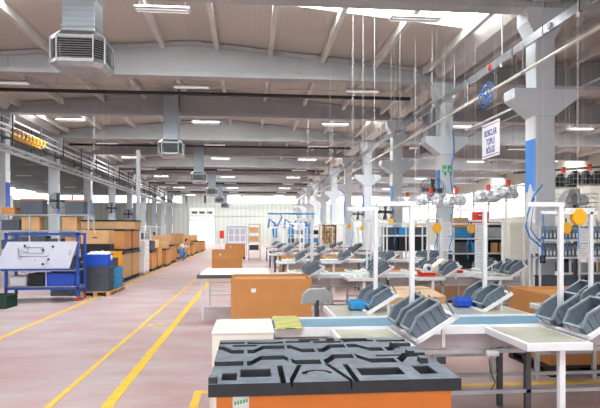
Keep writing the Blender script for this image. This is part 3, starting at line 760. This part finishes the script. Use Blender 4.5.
# stacked pallet boxes along the aisle, lids on
def lbox(x, y, z, sc, lab, p=None): return place(p or PBL, USED, (x, y, z), lab, (0, 0, 0), sc, 'boxes along the left of the aisle')
PCL = make_pallet_box(col='carton', lid='lid')
lbox(-5.32, 18.2, 0, (1, 1.1, 1.05), 'lower pallet box of the tall stack left of the aisle, behind the yellow crate', PCL)
lbox(-5.32, 18.2, .99, (1, 1.1, .80), 'upper pallet box of the tall stack left of the aisle, dark lid')
lbox(-5.32, 19.55, 0, (1, 1.1, 1.05), 'lower pallet box of the second tall stack left of the aisle', PCL)
lbox(-5.32, 19.55, .99, (1, 1.1, .80), 'upper pallet box of the second tall stack left of the aisle')
t = closed_box(2.2, 1.0, .26, 'carton'); t.location = (-6.1, 18.8, 1.75); tag(t, 'long cardboard box lying across the tall stacks', 'cardboard box'); MB().box(-.02, 2.22, -.02, 1.02, .26, .31).build('lid', 'lid', t)
# film-wrapped pallet
t = empty('wrapped_pallet', (-4.72, 20.95, 0), 0, 'white film wrapped pallet load beside the tall steel post', 'pallet load')
b = MB(); pr = [(0, 0), (.72, 0), (.72, .9), (0, .9)]
b.box(0, .74, 0, .95, .1, 1.36)
for k in range(6): b.box(-.008, .748, -.008, .958, .16+k*.2, .27+k*.2)
b.build('film_wrap', 'film', t, .03); MB().box(0, .74, 0, .95, 0, .09).build('pallet_base', 'wood', t)
for k in range(3):
    t = closed_box(.55, .5, .42, 'cartonl'); t.location = (-5.5+.02*k, 21.2, .42*k+.0); tag(t, f'pale cardboard carton left of the wrapped pallet, {["bottom", "middle", "top"][k]}', 'cardboard box', 'pale cartons by the wrapped pallet')
# row of pallet boxes up the aisle
ys = [23.0, 24.5, 26.0, 27.6, 29.3, 33.0, 34.5, 36.2, 38.0, 41, 43, 46, 49]
for i, y in enumerate(ys):
    lbox(-5.28+(.12 if i % 3 == 2 else 0), y, 0, (1, 1.15, .9+.12*(i % 3 == 1)), f'orange pallet box left of the aisle, {ORD[i+1]} beyond the wrapped pallet', PB if i % 2 else PBL)
crate(1.1, 1.0, .42, 'grayc', -5.24, 23.05, .86, 'grey container on the first orange pallet box beyond the wrapped pallet')
for i, (y, h, m) in enumerate(((24.6, .35, 'cartonl'), (27.7, .3, 'carton'), (29.4, .5, 'carton'), (34.6, .7, 'carton'), (38.1, .4, 'orange'), (43.1, .45, 'carton'))):
    t = closed_box(1.0, .9, h, m); t.location = (-5.2, y, (.94, .83, .975, .86, .86, .975)[i]); tag(t, f'cardboard box on top of the orange pallet boxes, {ORD[i+1]} up the aisle', 'cardboard box', 'boxes on the pallet boxes')
# storage racks
def rack(x0, x1, y, zs, top, lab, d=.45, m='white', rz=0):
    t = empty('storage_rack', (x0, y, 0), rz, lab, 'rack'); L = x1-x0
    n_ = max(2, round(L/1.0)+1)
    for i in range(n_):
        for yy in (0, d-.03):
            x = (L-.04)*i/(n_-1); MB().box(x, x+.04, yy, yy+.03, 0, top).build('upright', m, t)
    for z in zs: MB().box(0, L, .0, d, z-.035, z).build('shelf', m, t)
    return t
rack(-7.3, -4.75, 15.6+.9, (.5, 1.15, 1.7), 2.14, 'grey steel rack loaded with boxes behind the blue trolley', .6, 'steel')
k = 0
for z in (.5, 1.15, 1.7):
    x = -7.25; kk = 0
    while x < -5.3:
        kk += 1
        w_ = random.choice((.34, .42, .5)); h_ = random.uniform(.26, .4)
        m = random.choice(('grayc', 'grayc', 'steel', 'grayc', 'carton'))
        k += 1
        if z < 1.7 or k % 3: crate(w_, .42, h_, m, x, 16.55, z+.002, f' {"brown" if m == "carton" else "pale grey" if m == "steel" else "dark grey"} box on the {"lowest" if z < 1 else "middle" if z < 1.5 else "top"} shelf behind the blue trolley, {ORD[kk]} from left', 'storage_box', 'boxes on the rack behind the trolley')
        x += w_+.07
for i, (x, w_, m, h_) in enumerate(((-7.25, .36, 'orange', .2), (-6.72, .62, 'grayc', .42), (-5.45, .52, 'grayc', .40))):
    t = crate(w_, .42, h_, m, x, 16.55, 2.167, ['orange box on top of the rack at the left edge', 'dark grey box with orange top above the blue trolley', 'dark grey box with orange top, right end of the rack top'][i], 'storage_box')
    if i: MB().box(-.01, w_+.01, -.01, .43, h_, h_+.05).build('top_tray', 'orange', t)
MB().box(0, 2.5, 0, .6, 2.14, 2.165).build('top_shelf', 'steel', [o for o in bpy.data.objects if o.name == 'storage_rack'][0])
# white trunk frame rack farther along the left
for q, (ya, yb) in enumerate(((23.5, 28.5), (29.5, 35))):
    t = empty('frame_rack', (-6.35, ya, 0), 0, f'white overhead frame with hanging grey parts behind the aisle boxes, {["nearer", "farther"][q]}', 'rack')
    L = yb-ya
    for i in range(4):
        y = (L-.05)*i/3
        for x in (0, .7): MB().box(x, x+.05, y, y+.05, 0, 1.98).build('upright', 'white', t)
    MB().box(.7, .75, 0, L, 1.94, 2.0).box(0, .05, 0, L, 1.94, 2.0).build('top_rail', 'white', t); MB().box(0, .75, 0, L, 1.0, 1.03).build('shelf', 'galvp', t)
    for i in range(9):
        y = ya+.3+i*(L-.8)/9
        c_ = closed_box(.35, .3, random.uniform(.35, .7), random.choice(('grayc', 'steel', 'dsteel')), 'parts_box'); c_.location = (-6.15, y, 1.032)
        tag(c_, f'grey parts box on the {["nearer", "farther"][q]} white frame rack, {ORD[i+1]} along', 'box', 'parts boxes on the frame racks')
# white machine hood high on the far left
t = empty('machine_hood', (-12.6, 24, 0), 0, 'white machine enclosure on dark legs behind the left columns', 'machine')
MB().prism([(0, 2.25), (1.7, 2.05), (1.9, 2.3), (1.9, 3.3), (.2, 3.35), (0, 3.1)], 0, 1.6, 'y').build('hood', 'creamw', t, .02)
MB().box(.2, .5, .02, .1, 2.6, 2.9).build('vent', 'dsteel', t)
MB().box(.1, 1.7, .1, 1.5, .1, 2.06).build('machine_body', 'steel', t)
for x in (.1, 1.5):
    for y in (.1, 1.4): MB().box(x, x+.1, y, y+.1, 0, .15).build('leg', 'dsteel', t)
# pedestal fans / wall fans on the columns
def fan(x, y, z, r, lab, rz=0):
    t = empty('column_fan', (x, y, z), rz, lab, 'fan')
    for rr in (r, r*.8, r*.55, r*.3):
        for yy in ((-.09,) if rr < r else (-.06, .06)):
            MB().tube([(rr*math.cos(a*.314), yy, rr*math.sin(a*.314)) for a in range(20)], .008, 5, True).build('guard_ring', 'dsteel', t)
    for i in range(4):
        mt = Matrix.Rotation(i*math.pi/2, 4, 'Y') @ Matrix.Rotation(R(25), 4, 'X')
        MB().prism([(.05, -.05), (r*.85, -.12), (r*.9, .08), (.05, .05)], -.004, .004, 'y', mt).build('blade', 'dsteel', t)
    MB().tube([(0, -.1, 0), (0, .18, 0)], .07, 12).build('motor', 'blk', t)
    MB().box(-.03, .03, .15, .40, -.03, .03).build('wall_arm', 'dsteel', t)
    return t
fan(X(58, 29.2), 29.15, Z(201, 58, 29.2), .42, 'round dark fan on a left column above the blue trolley')
fan(X(111, 41), 41.15, Z(208, 111, 41), .42, 'round dark fan on a left column above the orange boxes')
fan(X(128, 47), 47.15, Z(214, 128, 47), .40, 'round dark fan on a farther left column')
fan(5.95, 17.2, Z(190, 430, 17.2), .42, 'black fan mounted on the second right column')
fan(5.9, 23.2, Z(212, 385, 23.2), .38, 'black fan mounted on the third right column')
fan(5.9, 29.2, Z(214, 355, 29.2), .38, 'black fan mounted on the fourth right column')

# ================================================================ FAR MIDDLE
t = empty('notice_board', (-1.55, 38, 0), 0, 'white notice board on legs far up the aisle', 'board')
MB().box(0, 1.3, 0, .03, .85, 2.0).build('board_panel', 'paper', t); MB().box(-.03, 1.33, -.02, .05, 2.0, 2.04).box(-.03, 1.33, -.02, .05, .81, .85).box(-.03, 0, -.02, .05, 0, 2.04).box(1.3, 1.33, -.02, .05, 0, 2.04).build('frame', 'bluel', t)
for i in range(3):
    for j in range(2): MB().box(.1+.4*i, .4+.4*i, -.006, 0, 1.0+.48*j, 1.4+.48*j).build('sheet', 'board', t)
t = empty('fire_point', (-1.95, 37.9, 0), 0, 'red fire extinguisher box on a post left of the notice board', 'fire point')
MB().box(-.15, .15, 0, .2, 1.2, 1.75).build('cabinet', 'red', t, .02); MB().box(-.03, .03, .05, .11, 0, 1.2).build('post', 'white', t)
t = empty('pigeonhole_shelf', (3.7, 28.6, 0), 0, 'wooden pigeonhole shelf with brown bundles beyond the benches', 'shelf')
b = MB()
for i in range(4): b.box(.3*i, .3*i+.02, 0, .4, 1.0, 2.05)
for z in (1.0, 1.35, 1.7, 2.03): b.box(0, .92, 0, .4, z, z+.02)
b.build('cubby_grid', 'cartonl', t); MB().box(0, .92, .38, .4, 1, 2.05).build('back_panel', 'wood', t); MB().box(0, .92, 0, .4, 0, 1.0).build('base_cabinet', 'steel', t)
for i in range(3):
    for j in range(3):
        tag(MB().lathe([(.02, 0), (.1, 0), (.11, .1), (.08, .24), (.02, .24)], 10, (3.7+.16+.3*i, 28.75, 1.022+.35*j)).build('brown_bundle', 'wood', smooth=True), f'brown bundle in the pigeonhole shelf, {["bottom", "middle", "top"][j]} row {["left", "centre", "right"][i]}', 'bundle', 'bundles in the pigeonhole shelf')
for k in range(3):
    t = empty('blue_press', (1.6+1.0*k, 34, 0), 0, f'blue machine with raised arms beyond the benches, {["first", "second", "third"][k]} from the aisle', 'machine', 'blue machines')
    MB().box(-.3, .3, -.3, .4, 0, .9).build('base', 'steel', t, .02); MB().prism([(-.12, .9), (.12, .9), (.16, 1.9), (-.04, 2.3), (-.2, 1.8)], -.12, .12).build('column', 'machblue', t, .02)
    MB().tube([(-.05, 0, 2.2), (-.4, -.15, 2.45), (-.46, -.15, 1.9)], .06, 8).build('arm', 'machblue', t); MB().tube([(.1, 0, 2.0), (.42, 0, 2.6), (.3, 0, 2.8)], .05, 8).build('arm', 'machblue', t)
    MB().box(-.5, .5, -.04, .04, 2.75, 2.85).build('cross_beam', 'bluel', t)
    MB().box(-.18, .18, -.34, -.3, 1.0, 1.3).build('control_panel', 'paper', t)
t = empty('shelf_cabinet', (-.4+.3, 31, 0), 0, 'narrow wooden shelf tower beyond the benches near the aisle', 'shelf')
b = MB().box(0, .04, 0, .5, 0, 2.1).box(.66, .7, 0, .5, 0, 2.1)
for z in (.1, .6, 1.1, 1.6, 2.08): b.box(0, .7, 0, .5, z, z+.03)
b.build('carcass', 'wood', t)
for z in (.63, 1.13, 1.63): MB().box(.06, .6, .05, .45, z, z+.28).build('stored_box', 'carton' if z > 1 else 'blk', t)

# ================================================================ RIGHT SIDE RACKS
rack(5.84, 8.4, 10.45, (.45, 1.14, 1.50), 1.86, 'white rack with grey vertical files in front of the first right column', .34)
FILE = empty('magazine_file', (0, 0, 0), 0, 'x', 'file box', 'grey files on the white rack')
MB().prism([(0, 0), (.26, 0), (.26, .27), (.14, .27), (0, .19)], 0, .058, 'x').build('case', 'binl', FILE); MB().box(.015, .043, -.003, 0, .04, .12).build('label', 'paper', FILE)
for si, z in enumerate((1.14, 1.50)):
    for k in range(31):
        x = 5.92+k*.08+random.uniform(-.006, .006)
        if int(k) in (12, 24): continue
        place(FILE, USED, (x, 10.49, z+.001), f'upright grey file, {["lower", "upper"][si]} shelf of the white file rack, {nth(k+1)} from its left end')
for k in range(5):
    crate(.42, .3, .3, 'grayc', 5.92+.48*k, 10.47, .452, f'dark grey crate, bottom shelf of the white file rack, {ORD[k+1]} from left')
rack(5.0, 6.75, 12.95, (.5, 1.13, 1.50), 1.9, 'white rack with brown boxes and blue crates behind the second bench row', .45)
for k in range(4):
    m = ('bluel', 'grayc', 'steel', 'steel')[k]; crate(.36, .38, .26, m, 5.04+.42*k, 12.97, 1.502, f'{("light blue", "dark grey", "pale grey", "pale grey")[k]} crate, top shelf of the rack behind the second row, {ORD[k+1]} from left')
for k in range(2): crate(.4, .38, .26, 'bluel' if k else 'grayc', 5.04+.44*k, 12.97, 1.132, f'{("dark grey", "light blue")[k]} crate, middle shelf of the white rack behind the second row')
for k in range(3):
    t = tag(MB().lathe([(.02, 0), (.09, 0), (.09, .25), (.02, .25)], 14, (6.12+.22*k, 13.1, 1.132)).build('brown_can', 'carton', smooth=False), f'brown cylindrical can on the white rack behind the second bench row, {["left", "middle", "right"][k]}', 'can', 'brown cans on the rack')
t = tag(MB().box(5.0, 6.75, 13.40, 13.41, .5, 1.9).build('rack_backing', 'blk'), 'black backing sheet behind the brown cans of the white rack', 'panel')
t = empty('red_cabinet', (5.58, 12.9, 1.77), 0, 'bright red box standing on the white rack behind the second bench row', 'box'); MB().box(0, .32, 0, .3, 0, .38).build('body', 'red', t, .01); MB().box(.05, .27, -.004, 0, .28, .31).build('label', 'paper', t)
t = empty('brown_carton', (5.0, 12.9, 1.77), 0, 'brown carton standing on the white rack left of the red box', 'cardboard box'); MB().box(0, .36, 0, .3, 0, .24).build('carton', 'wood', t); MB().box(-.02, .38, -.02, .32, 0, .05).build('tray', 'orange', t)
t = bpy.data.objects['storage_rack']
# beige locker
t = empty('beige_locker', (5.36, 10.75, 0), 0, 'beige locker left of the first right column', 'locker')
MB().box(0, .42, 0, .38, .05, 1.85).build('body', 'cream', t, .006); MB().box(.02, .40, -.012, 0, .08, 1.82).build('door', 'cream', t); MB().box(.05, .37, .02, .36, 0, .05).build('plinth', 'dsteel', t); MB().box(.35, .37, -.035, -.012, .95, 1.08).build('handle', 'dsteel', t)
rack(4.5, 6.1, 18.0, (.5, 1.0, 1.55), 1.95, 'white rack with black crates behind the third bench row', .5)
for k in range(3):
    for j, z in enumerate((1.002, 1.25)): crate(.45, .42, .24, 'blk', 4.56+.5*k, 18.03, z, f'black crate on the rack behind the third bench row, {["lower", "upper"][j]} {["left", "middle", "right"][k]}')
    crate(.45, .42, .26, 'grayc' if k != 1 else 'bluel', 4.56+.5*k, 18.03, 1.552, f'{"light blue" if k == 1 else "dark grey"} crate on the top shelf of the rack behind the third bench row, {["left", "middle", "right"][k]}')
for q, (xa, y) in enumerate(((2.2, 32.6), (4.0, 38), (7.6, 20.5), (9.6, 18.6), (8.8, 14.6), (11.5, 16.5))):
    rack(xa, xa+2.2, y, (.5, 1.0, 1.5), 2.0, f'white rack of mixed crates in the right background, {ORD[q+1]} of them')
    for j, z in enumerate((.502, 1.002, 1.502)):
        for k in range(4):
            m = random.choice(('grayc', 'bluel', 'steel', 'carton', 'blk', 'grayc'))
            crate(.42, .38, .26, m, xa+.06+.53*k, y+.03, z, f'{dict(grayc="dark grey", bluel="light blue", steel="pale grey", carton="brown", blk="black")[m]} crate, {["lowest", "middle", "top"][j]} shelf, {ORD[k+1]} from left, {ORD[q+1]} background rack', group='crates on the background racks')
# overhead wire baskets with white bags and red lamps
def basket(x, y, z, L, lab):
    t = empty('wire_basket', (x, y, z), 0, lab, 'wire basket', 'hanging wire baskets'); b = MB(); D, H = .5, .38
    n_ = int(L/.11)
    for i in range(n_+1):
        xx = L*i/n_; b.tube([(xx, 0, H), (xx, 0, 0), (xx, D, 0), (xx, D, H)], .005, 4)
    for zz in (0, .13, .26, H): b.tube([(0, 0, zz), (L, 0, zz), (L, D, zz), (0, D, zz)], .006, 4, True)
    b.build('wire_mesh', 'steel', t)
    for xx in (.05, L-.05): MB().box(xx-.003, xx+.003, D/2, D/2+.006, 0, roofz(x+xx)-z).build('hanger', 'wire', t)
    b = MB()
    MB().tube([(L*.5, .1, H-.02), (L*.5, .1, H+.14)], .055, 10).build('signal_lamp', 'red', t)
    return t
bag = None
for i, (px, py, y, L) in enumerate(((432, 205, 15, .9), (458, 205, 14.5, .7), (490, 202, 14, .7), (510, 198, 13.3, .7), (566, 185, 13.2, 1.0), (592, 182, 13, 1.0), (545+35, 205, 14.8, 1.1), (408, 205, 19, 1.0))):
    x = X(px, y)-L/2; z = Z(py, px, y); basket(x, y, z-.05, L, f'hanging wire basket with red lamp in the right background, {ORD[i+1]} of them')
    if i not in (4, 5):
        for k in range(2):
            o = crumple('plastic_bag', 'film', (x+L*(.28+.45*k), y+.25, z+.14), .17, .17, .19, i*2+k, .35)
            tag(o, f'white plastic bag in the {ORD[i+1]} hanging wire basket, {["left", "right"][k]} one', 'bag', 'white bags in the baskets')
    else:
        for k in range(3):
            o = MB().lathe([(.02, .0), (.12, .0), (.14, .2), (.06, .34), (.02, .34)], 9, (x+L*(.2+.3*k), y+.25, z-.03)).build('black_motor', 'blk', smooth=True)
            tag(o, f'black motor part in the {ORD[i+1]} hanging wire basket, {["left", "middle", "right"][k]} one', 'motor', 'black parts in the baskets')
t = empty('chute', (X(568, 12.5), 12.5, 0), 0, 'grey beige curved chute right of the first right column', 'chute')
pr = [(-.32, 2.05), (-.22, 2.05), (.10, 2.55), (.20, 2.60), (.25, 2.52), (.26, 2.3), (.31, 2.3), (.30, 2.6), (.20, 2.72), (.05, 2.65)]
MB().prism(pr, 0, .3).build('trough', 'steel', t, .01); MB().box(.255, .31, .1, .2, 0, 2.32).build('support_leg', 'dsteel', t)
# cable rail of the right nave
t = empty('overhead_rail', (0, 13.6, 0), 0, 'thin overhead rails crossing the right background above the baskets', 'rail')
MB().tube([(6.9, 0, 3.2), (16, 0, 3.9)], .03, 6).build('rail', 'dsteel', t); MB().tube([(6.9, .6, 2.9), (16, .6, 3.2)], .025, 6).build('rail', 'steel', t)
for x in (8, 11, 14): MB().box(x-.02, x+.02, .0, .04, 3.3, 7.3).build('hanger', 'dsteel', t)

# ================================================================ SMALL THINGS ON THE BENCHES
# tape dispensers
def dispenser(x, y, z, lab):
    t = empty('tape_dispenser', (x, y, z), R(12), lab, 'tape dispenser')
    MB().prism([(-.17, 0), (.15, 0), (.17, .05), (.02, .06), (-.10, .05), (-.2, .11)], -.04, .04).build('body', 'red', t, .004)
    MB().tube([(.02, -.03, .13), (.02, .03, .13)], .085, 20).build('tape_roll', 'paper', t)
    MB().tube([(.02, -.036, .13), (.02, .036, .13)], .04, 16).build('roll_core', 'ink', t)
dispenser(X(427, 9.6), 9.6, .855, 'red tape dispenser with white roll on the second bench row, left one')
dispenser(X(455, 10.2), 10.2, .852, 'red tape dispenser with white roll on the second bench row, right one')
t = empty('scanner_cradle', (X(438, 9.75), 9.8, .855), R(10), 'cream rounded device beside the left red tape dispenser', 'device')
MB().prism([(-.1, 0), (.18, 0), (.22, .26), (.1, .3), (-.16, .12)], -.1, .1).build('housing', 'cream', t, .02); MB().box(-.02, .02, -.11, -.1, .1, .2).build('button_strip', 'ink', t)
# notices on posts, yellow balancers and blue air lines
def notice(x, y, z, n_, lab):
    t = empty('paper_notice', (x, y, z), 0, lab, 'paper notice')
    if n_ == 2 and x > 5: MB().tube([(0, 0, 0), (0, 0, roofz(x)+.05-z)], .0025, 5).build('suspension_cord', 'wire', t)
    for k in range(n_):
        MB().box(-.11, .11, -.004, 0, -.30*k-.28, -.30*k).build('sheet', 'paper', t)
        g = MB()
        for j in range(5): g.box(-.085, .085-.03*(j % 3), -.0055, -.004, -.30*k-.05-.045*j, -.30*k-.038-.045*j)
        g.build('print', 'steel', t)
def balancer(x, y, z, lab):
    t = empty('spring_balancer', (x, y, z), 0, lab, 'tool balancer')
    MB().prism([(-.03, -.09), (.03, -.09), (.075, -.03), (.075, .03), (.03, .09), (-.03, .09), (-.075, .03), (-.075, -.03)], -.035, .035).build('drum', 'yel', t, .008)
    MB().tube([(0, 0, .09), (0, 0, .15)], .012, 6).build('hook', 'dsteel', t); MB().tube([(0, 0, .15), (0, 0, roofz(x)-z)], .0025, 5).build('suspension_cord', 'wire', t); MB().tube([(0, 0, -.09), (.01, 0, -.34)], .006, 5).build('cord', 'hose', t)
for i, (px, py, y, n_) in enumerate(((480, 225, 10.55, 3), (578, 230, 5.45, 1), (447, 222, 10.55, 2), (536, 225, 10.55, 2))):
    if i == 1: continue
    notice(X(px, y), y, Z(py, px, y), n_, f'white printed notices hanging on the second bench row, {ORD[i+1]}')
notice(X(583, 9.8), 9.8, 1.72, 2, 'white printed notices hanging beside the large yellow balancer')
t = tag(MB().box(2.3, 5.6, 10.56, 10.59, 1.80, 1.83).box(2.3, 2.33, 10.56, 10.59, .855, 1.8).box(5.57, 5.6, 10.56, 10.59, 0, 1.8).build('notice_rail', 'white'), 'white rail above the second bench row carrying the notices', 'rail')
for i, (px, py, y) in enumerate(((578, 217, 5.48), (566, 228, 8.0), (437, 228, 9.3), (471, 229, 10.5), (391, 222, 14.9), (349, 226, 20), (415, 224, 14.9), (362, 228, 20))):
    balancer(X(px, y), y, Z(py, px, y), f'yellow tool balancer hanging over the benches, {["largest, right edge", "just left of the largest", "over the second row, left", "over the second row, right", "third row left", "fourth row left", "third row right", "fourth row right"][i]}')
t = tag(MB().box(X(566, 5.48)-.28, X(597, 5.48), 5.46, 5.50, 1.84, 1.875).build('balancer_rail', 'white'), 'short white rail carrying the largest yellow balancer', 'rail')
# blue air hoses near the first column
pts = [(5.60, 9.9, 2.56), (5.55, 9.9, 2.5), (5.42, 9.9, 2.35), (5.30, 9.9, 2.0), (5.26, 9.9, 1.75), (5.34, 9.9, 1.55), (5.5, 9.9, 1.42), (5.62, 9.9, 1.32), (5.6, 9.9, 1.18)]
o = tag(MB().tube(pts, .016, 6).build('air_hose', 'hose'), 'blue curved air hose beside the first right column, hanging to a dark air gun', 'hose')
MB().tube([(5.60, 9.9, 2.56), (5.60, 9.9, roofz(5.6)+.05)], .0025, 5).build('suspension_cord', 'wire', o)
MB().box(5.56, 5.64, 9.87, 9.93, 1.05, 1.2).build('air_gun', 'blk', o)
o = tag(MB().tube([(5.40, 9.85, 2.3), (5.33, 9.85, 1.7), (5.48, 9.85, 1.5), (5.66, 9.85, 1.6)], .012, 6).build('air_hose', 'hose'), 'thinner blue air hose looping beside the first right column', 'hose')
for i, (px, y) in enumerate(((436, 10.3), (451, 10.3), (468, 10.3), (352, 15.8), (395, 15.8), (543, 9.4))):
    x = X(px, y); o = tag(MB().tube([(x, y, 2.0), (x, y, 1.9), (x+.04, y, 1.6), (x-.03, y, 1.35), (x, y, 1.12)], .010, 5).build('air_line', 'hose'), f'thin blue air line dropping to the benches, {ORD[i+1]} of six', 'hose')
    MB().tube([(x, y, 2.0), (x, y, roofz(x)+.05)], .0025, 5).build('suspension_cord', 'wire', o)
MB().tube([(5.40, 9.85, 2.3), (5.40, 9.85, roofz(5.4)+.05)], .0025, 5).build('suspension_cord', 'wire', o)
# rolls under the second bench row
for k in range(3):
    x = 3.05+.26*k; tag(MB().lathe([(.03, 0), (.11, 0), (.11, .52), (.03, .52)], 16, (x, 8.2, .0)).build('cream_roll', 'cartonl', smooth=False), f'upright cream roll on the floor before the second bench row, {["left", "middle", "right"][k]}', 'roll', 'cream rolls')
# glue gun and small clutter on the nearest bench
for i, (x, y, m, lab) in enumerate(((1.02, 5.4, 'bluel', 'small blue tray behind the first far-side bins of the nearest row'), (2.18, 5.5, 'bluec', 'small blue tray behind the second far-side bins of the nearest row'))):
    crate(.2, .16, .09, m, x, y, .855, lab, 'parts_tray')

# ================================================================ PERSON crouching by the boxes
def person(loc, rz):
    t = empty('person', loc, rz, 'person in white shirt and blue trousers bending over boxes left of the aisle', 'person')
    V = [(0,0,.60),(0,.0,.72),(0,-.10,.86),(0,-.22,.97),(0,-.29,1.02),(0,-.36,1.07),
         (.16,-.2,.93),(.2,-.34,.74),(.17,-.5,.66),(-.16,-.2,.93),(-.2,-.34,.74),(-.17,-.5,.66),
         (.10,.0,.58),(.13,-.26,.47),(.12,-.05,.09),(.12,-.17,.04),(-.10,.0,.58),(-.13,-.2,.44),(-.12,.02,.09),(-.12,-.10,.04)]
    E = [(0,1),(1,2),(2,3),(3,4),(4,5),(3,6),(6,7),(7,8),(3,9),(9,10),(10,11),(0,12),(12,13),(13,14),(14,15),(0,16),(16,17),(17,18),(18,19)]
    rad = [.13,.13,.14,.13,.055,.05,.065,.045,.032,.065,.045,.032,.10,.07,.045,.045,.10,.07,.045,.045]
    def skin(idx, m, name, grow=0, par=t):
        me = bpy.data.meshes.new(name); mp = {v: i for i, v in enumerate(idx)}
        me.from_pydata([V[i] for i in idx], [(mp[a], mp[b_]) for a, b_ in E if a in mp and b_ in mp], [])
        o = bpy.data.objects.new(name, me); C.objects.link(o); o.parent = par
        sk = o.modifiers.new('skin', 'SKIN'); sk.use_smooth_shade = True
        for i, v in enumerate(idx): me.skin_vertices[0].data[i].radius = (rad[v]+grow,)*2
        me.skin_vertices[0].data[0].use_root = True
        sb = o.modifiers.new('sub', 'SUBSURF'); sb.levels = 1; sb.render_levels = 2; me.materials.append(M[m]); return o
    for_skin = list(range(20))
    me_o = None
    import itertools
    me_o = skin(for_skin, 'skin', 'body')
    skin([1, 2, 3, 6, 7, 9, 10], 'shirt', 'shirt', .014); skin([0, 12, 13, 14, 16, 17, 18], 'jeans', 'trousers', .014)
    MB().lathe([(.02, -.12), (.06, -.10), (.078, -.03), (.085, .03), (.07, .10), (.03, .125)], 14, (0, -.40, 1.12)).build('head', 'skin', t, smooth=True)
    MB().lathe([(.088, .0), (.093, .05), (.078, .11), (.03, .138), (.005, .14)], 14, (0, -.385, 1.125)).build('hair', 'hair', t, smooth=True)
    for s in (-1, 1):
        for k in range(5):
            x = s*.17+(k-2)*.018; MB().tube([(x, -.5, .66), (x*1.02, -.56, .64-.004*k), (x*1.02, -.59, .60)], .008, 5).build('finger', 'skin', me_o)
    return t
person((-4.05+.15, 30.9, 0), R(65))
for p in (PBL, PB, PBC, PCL):
    if not USED.get(p.name): unprop(p)
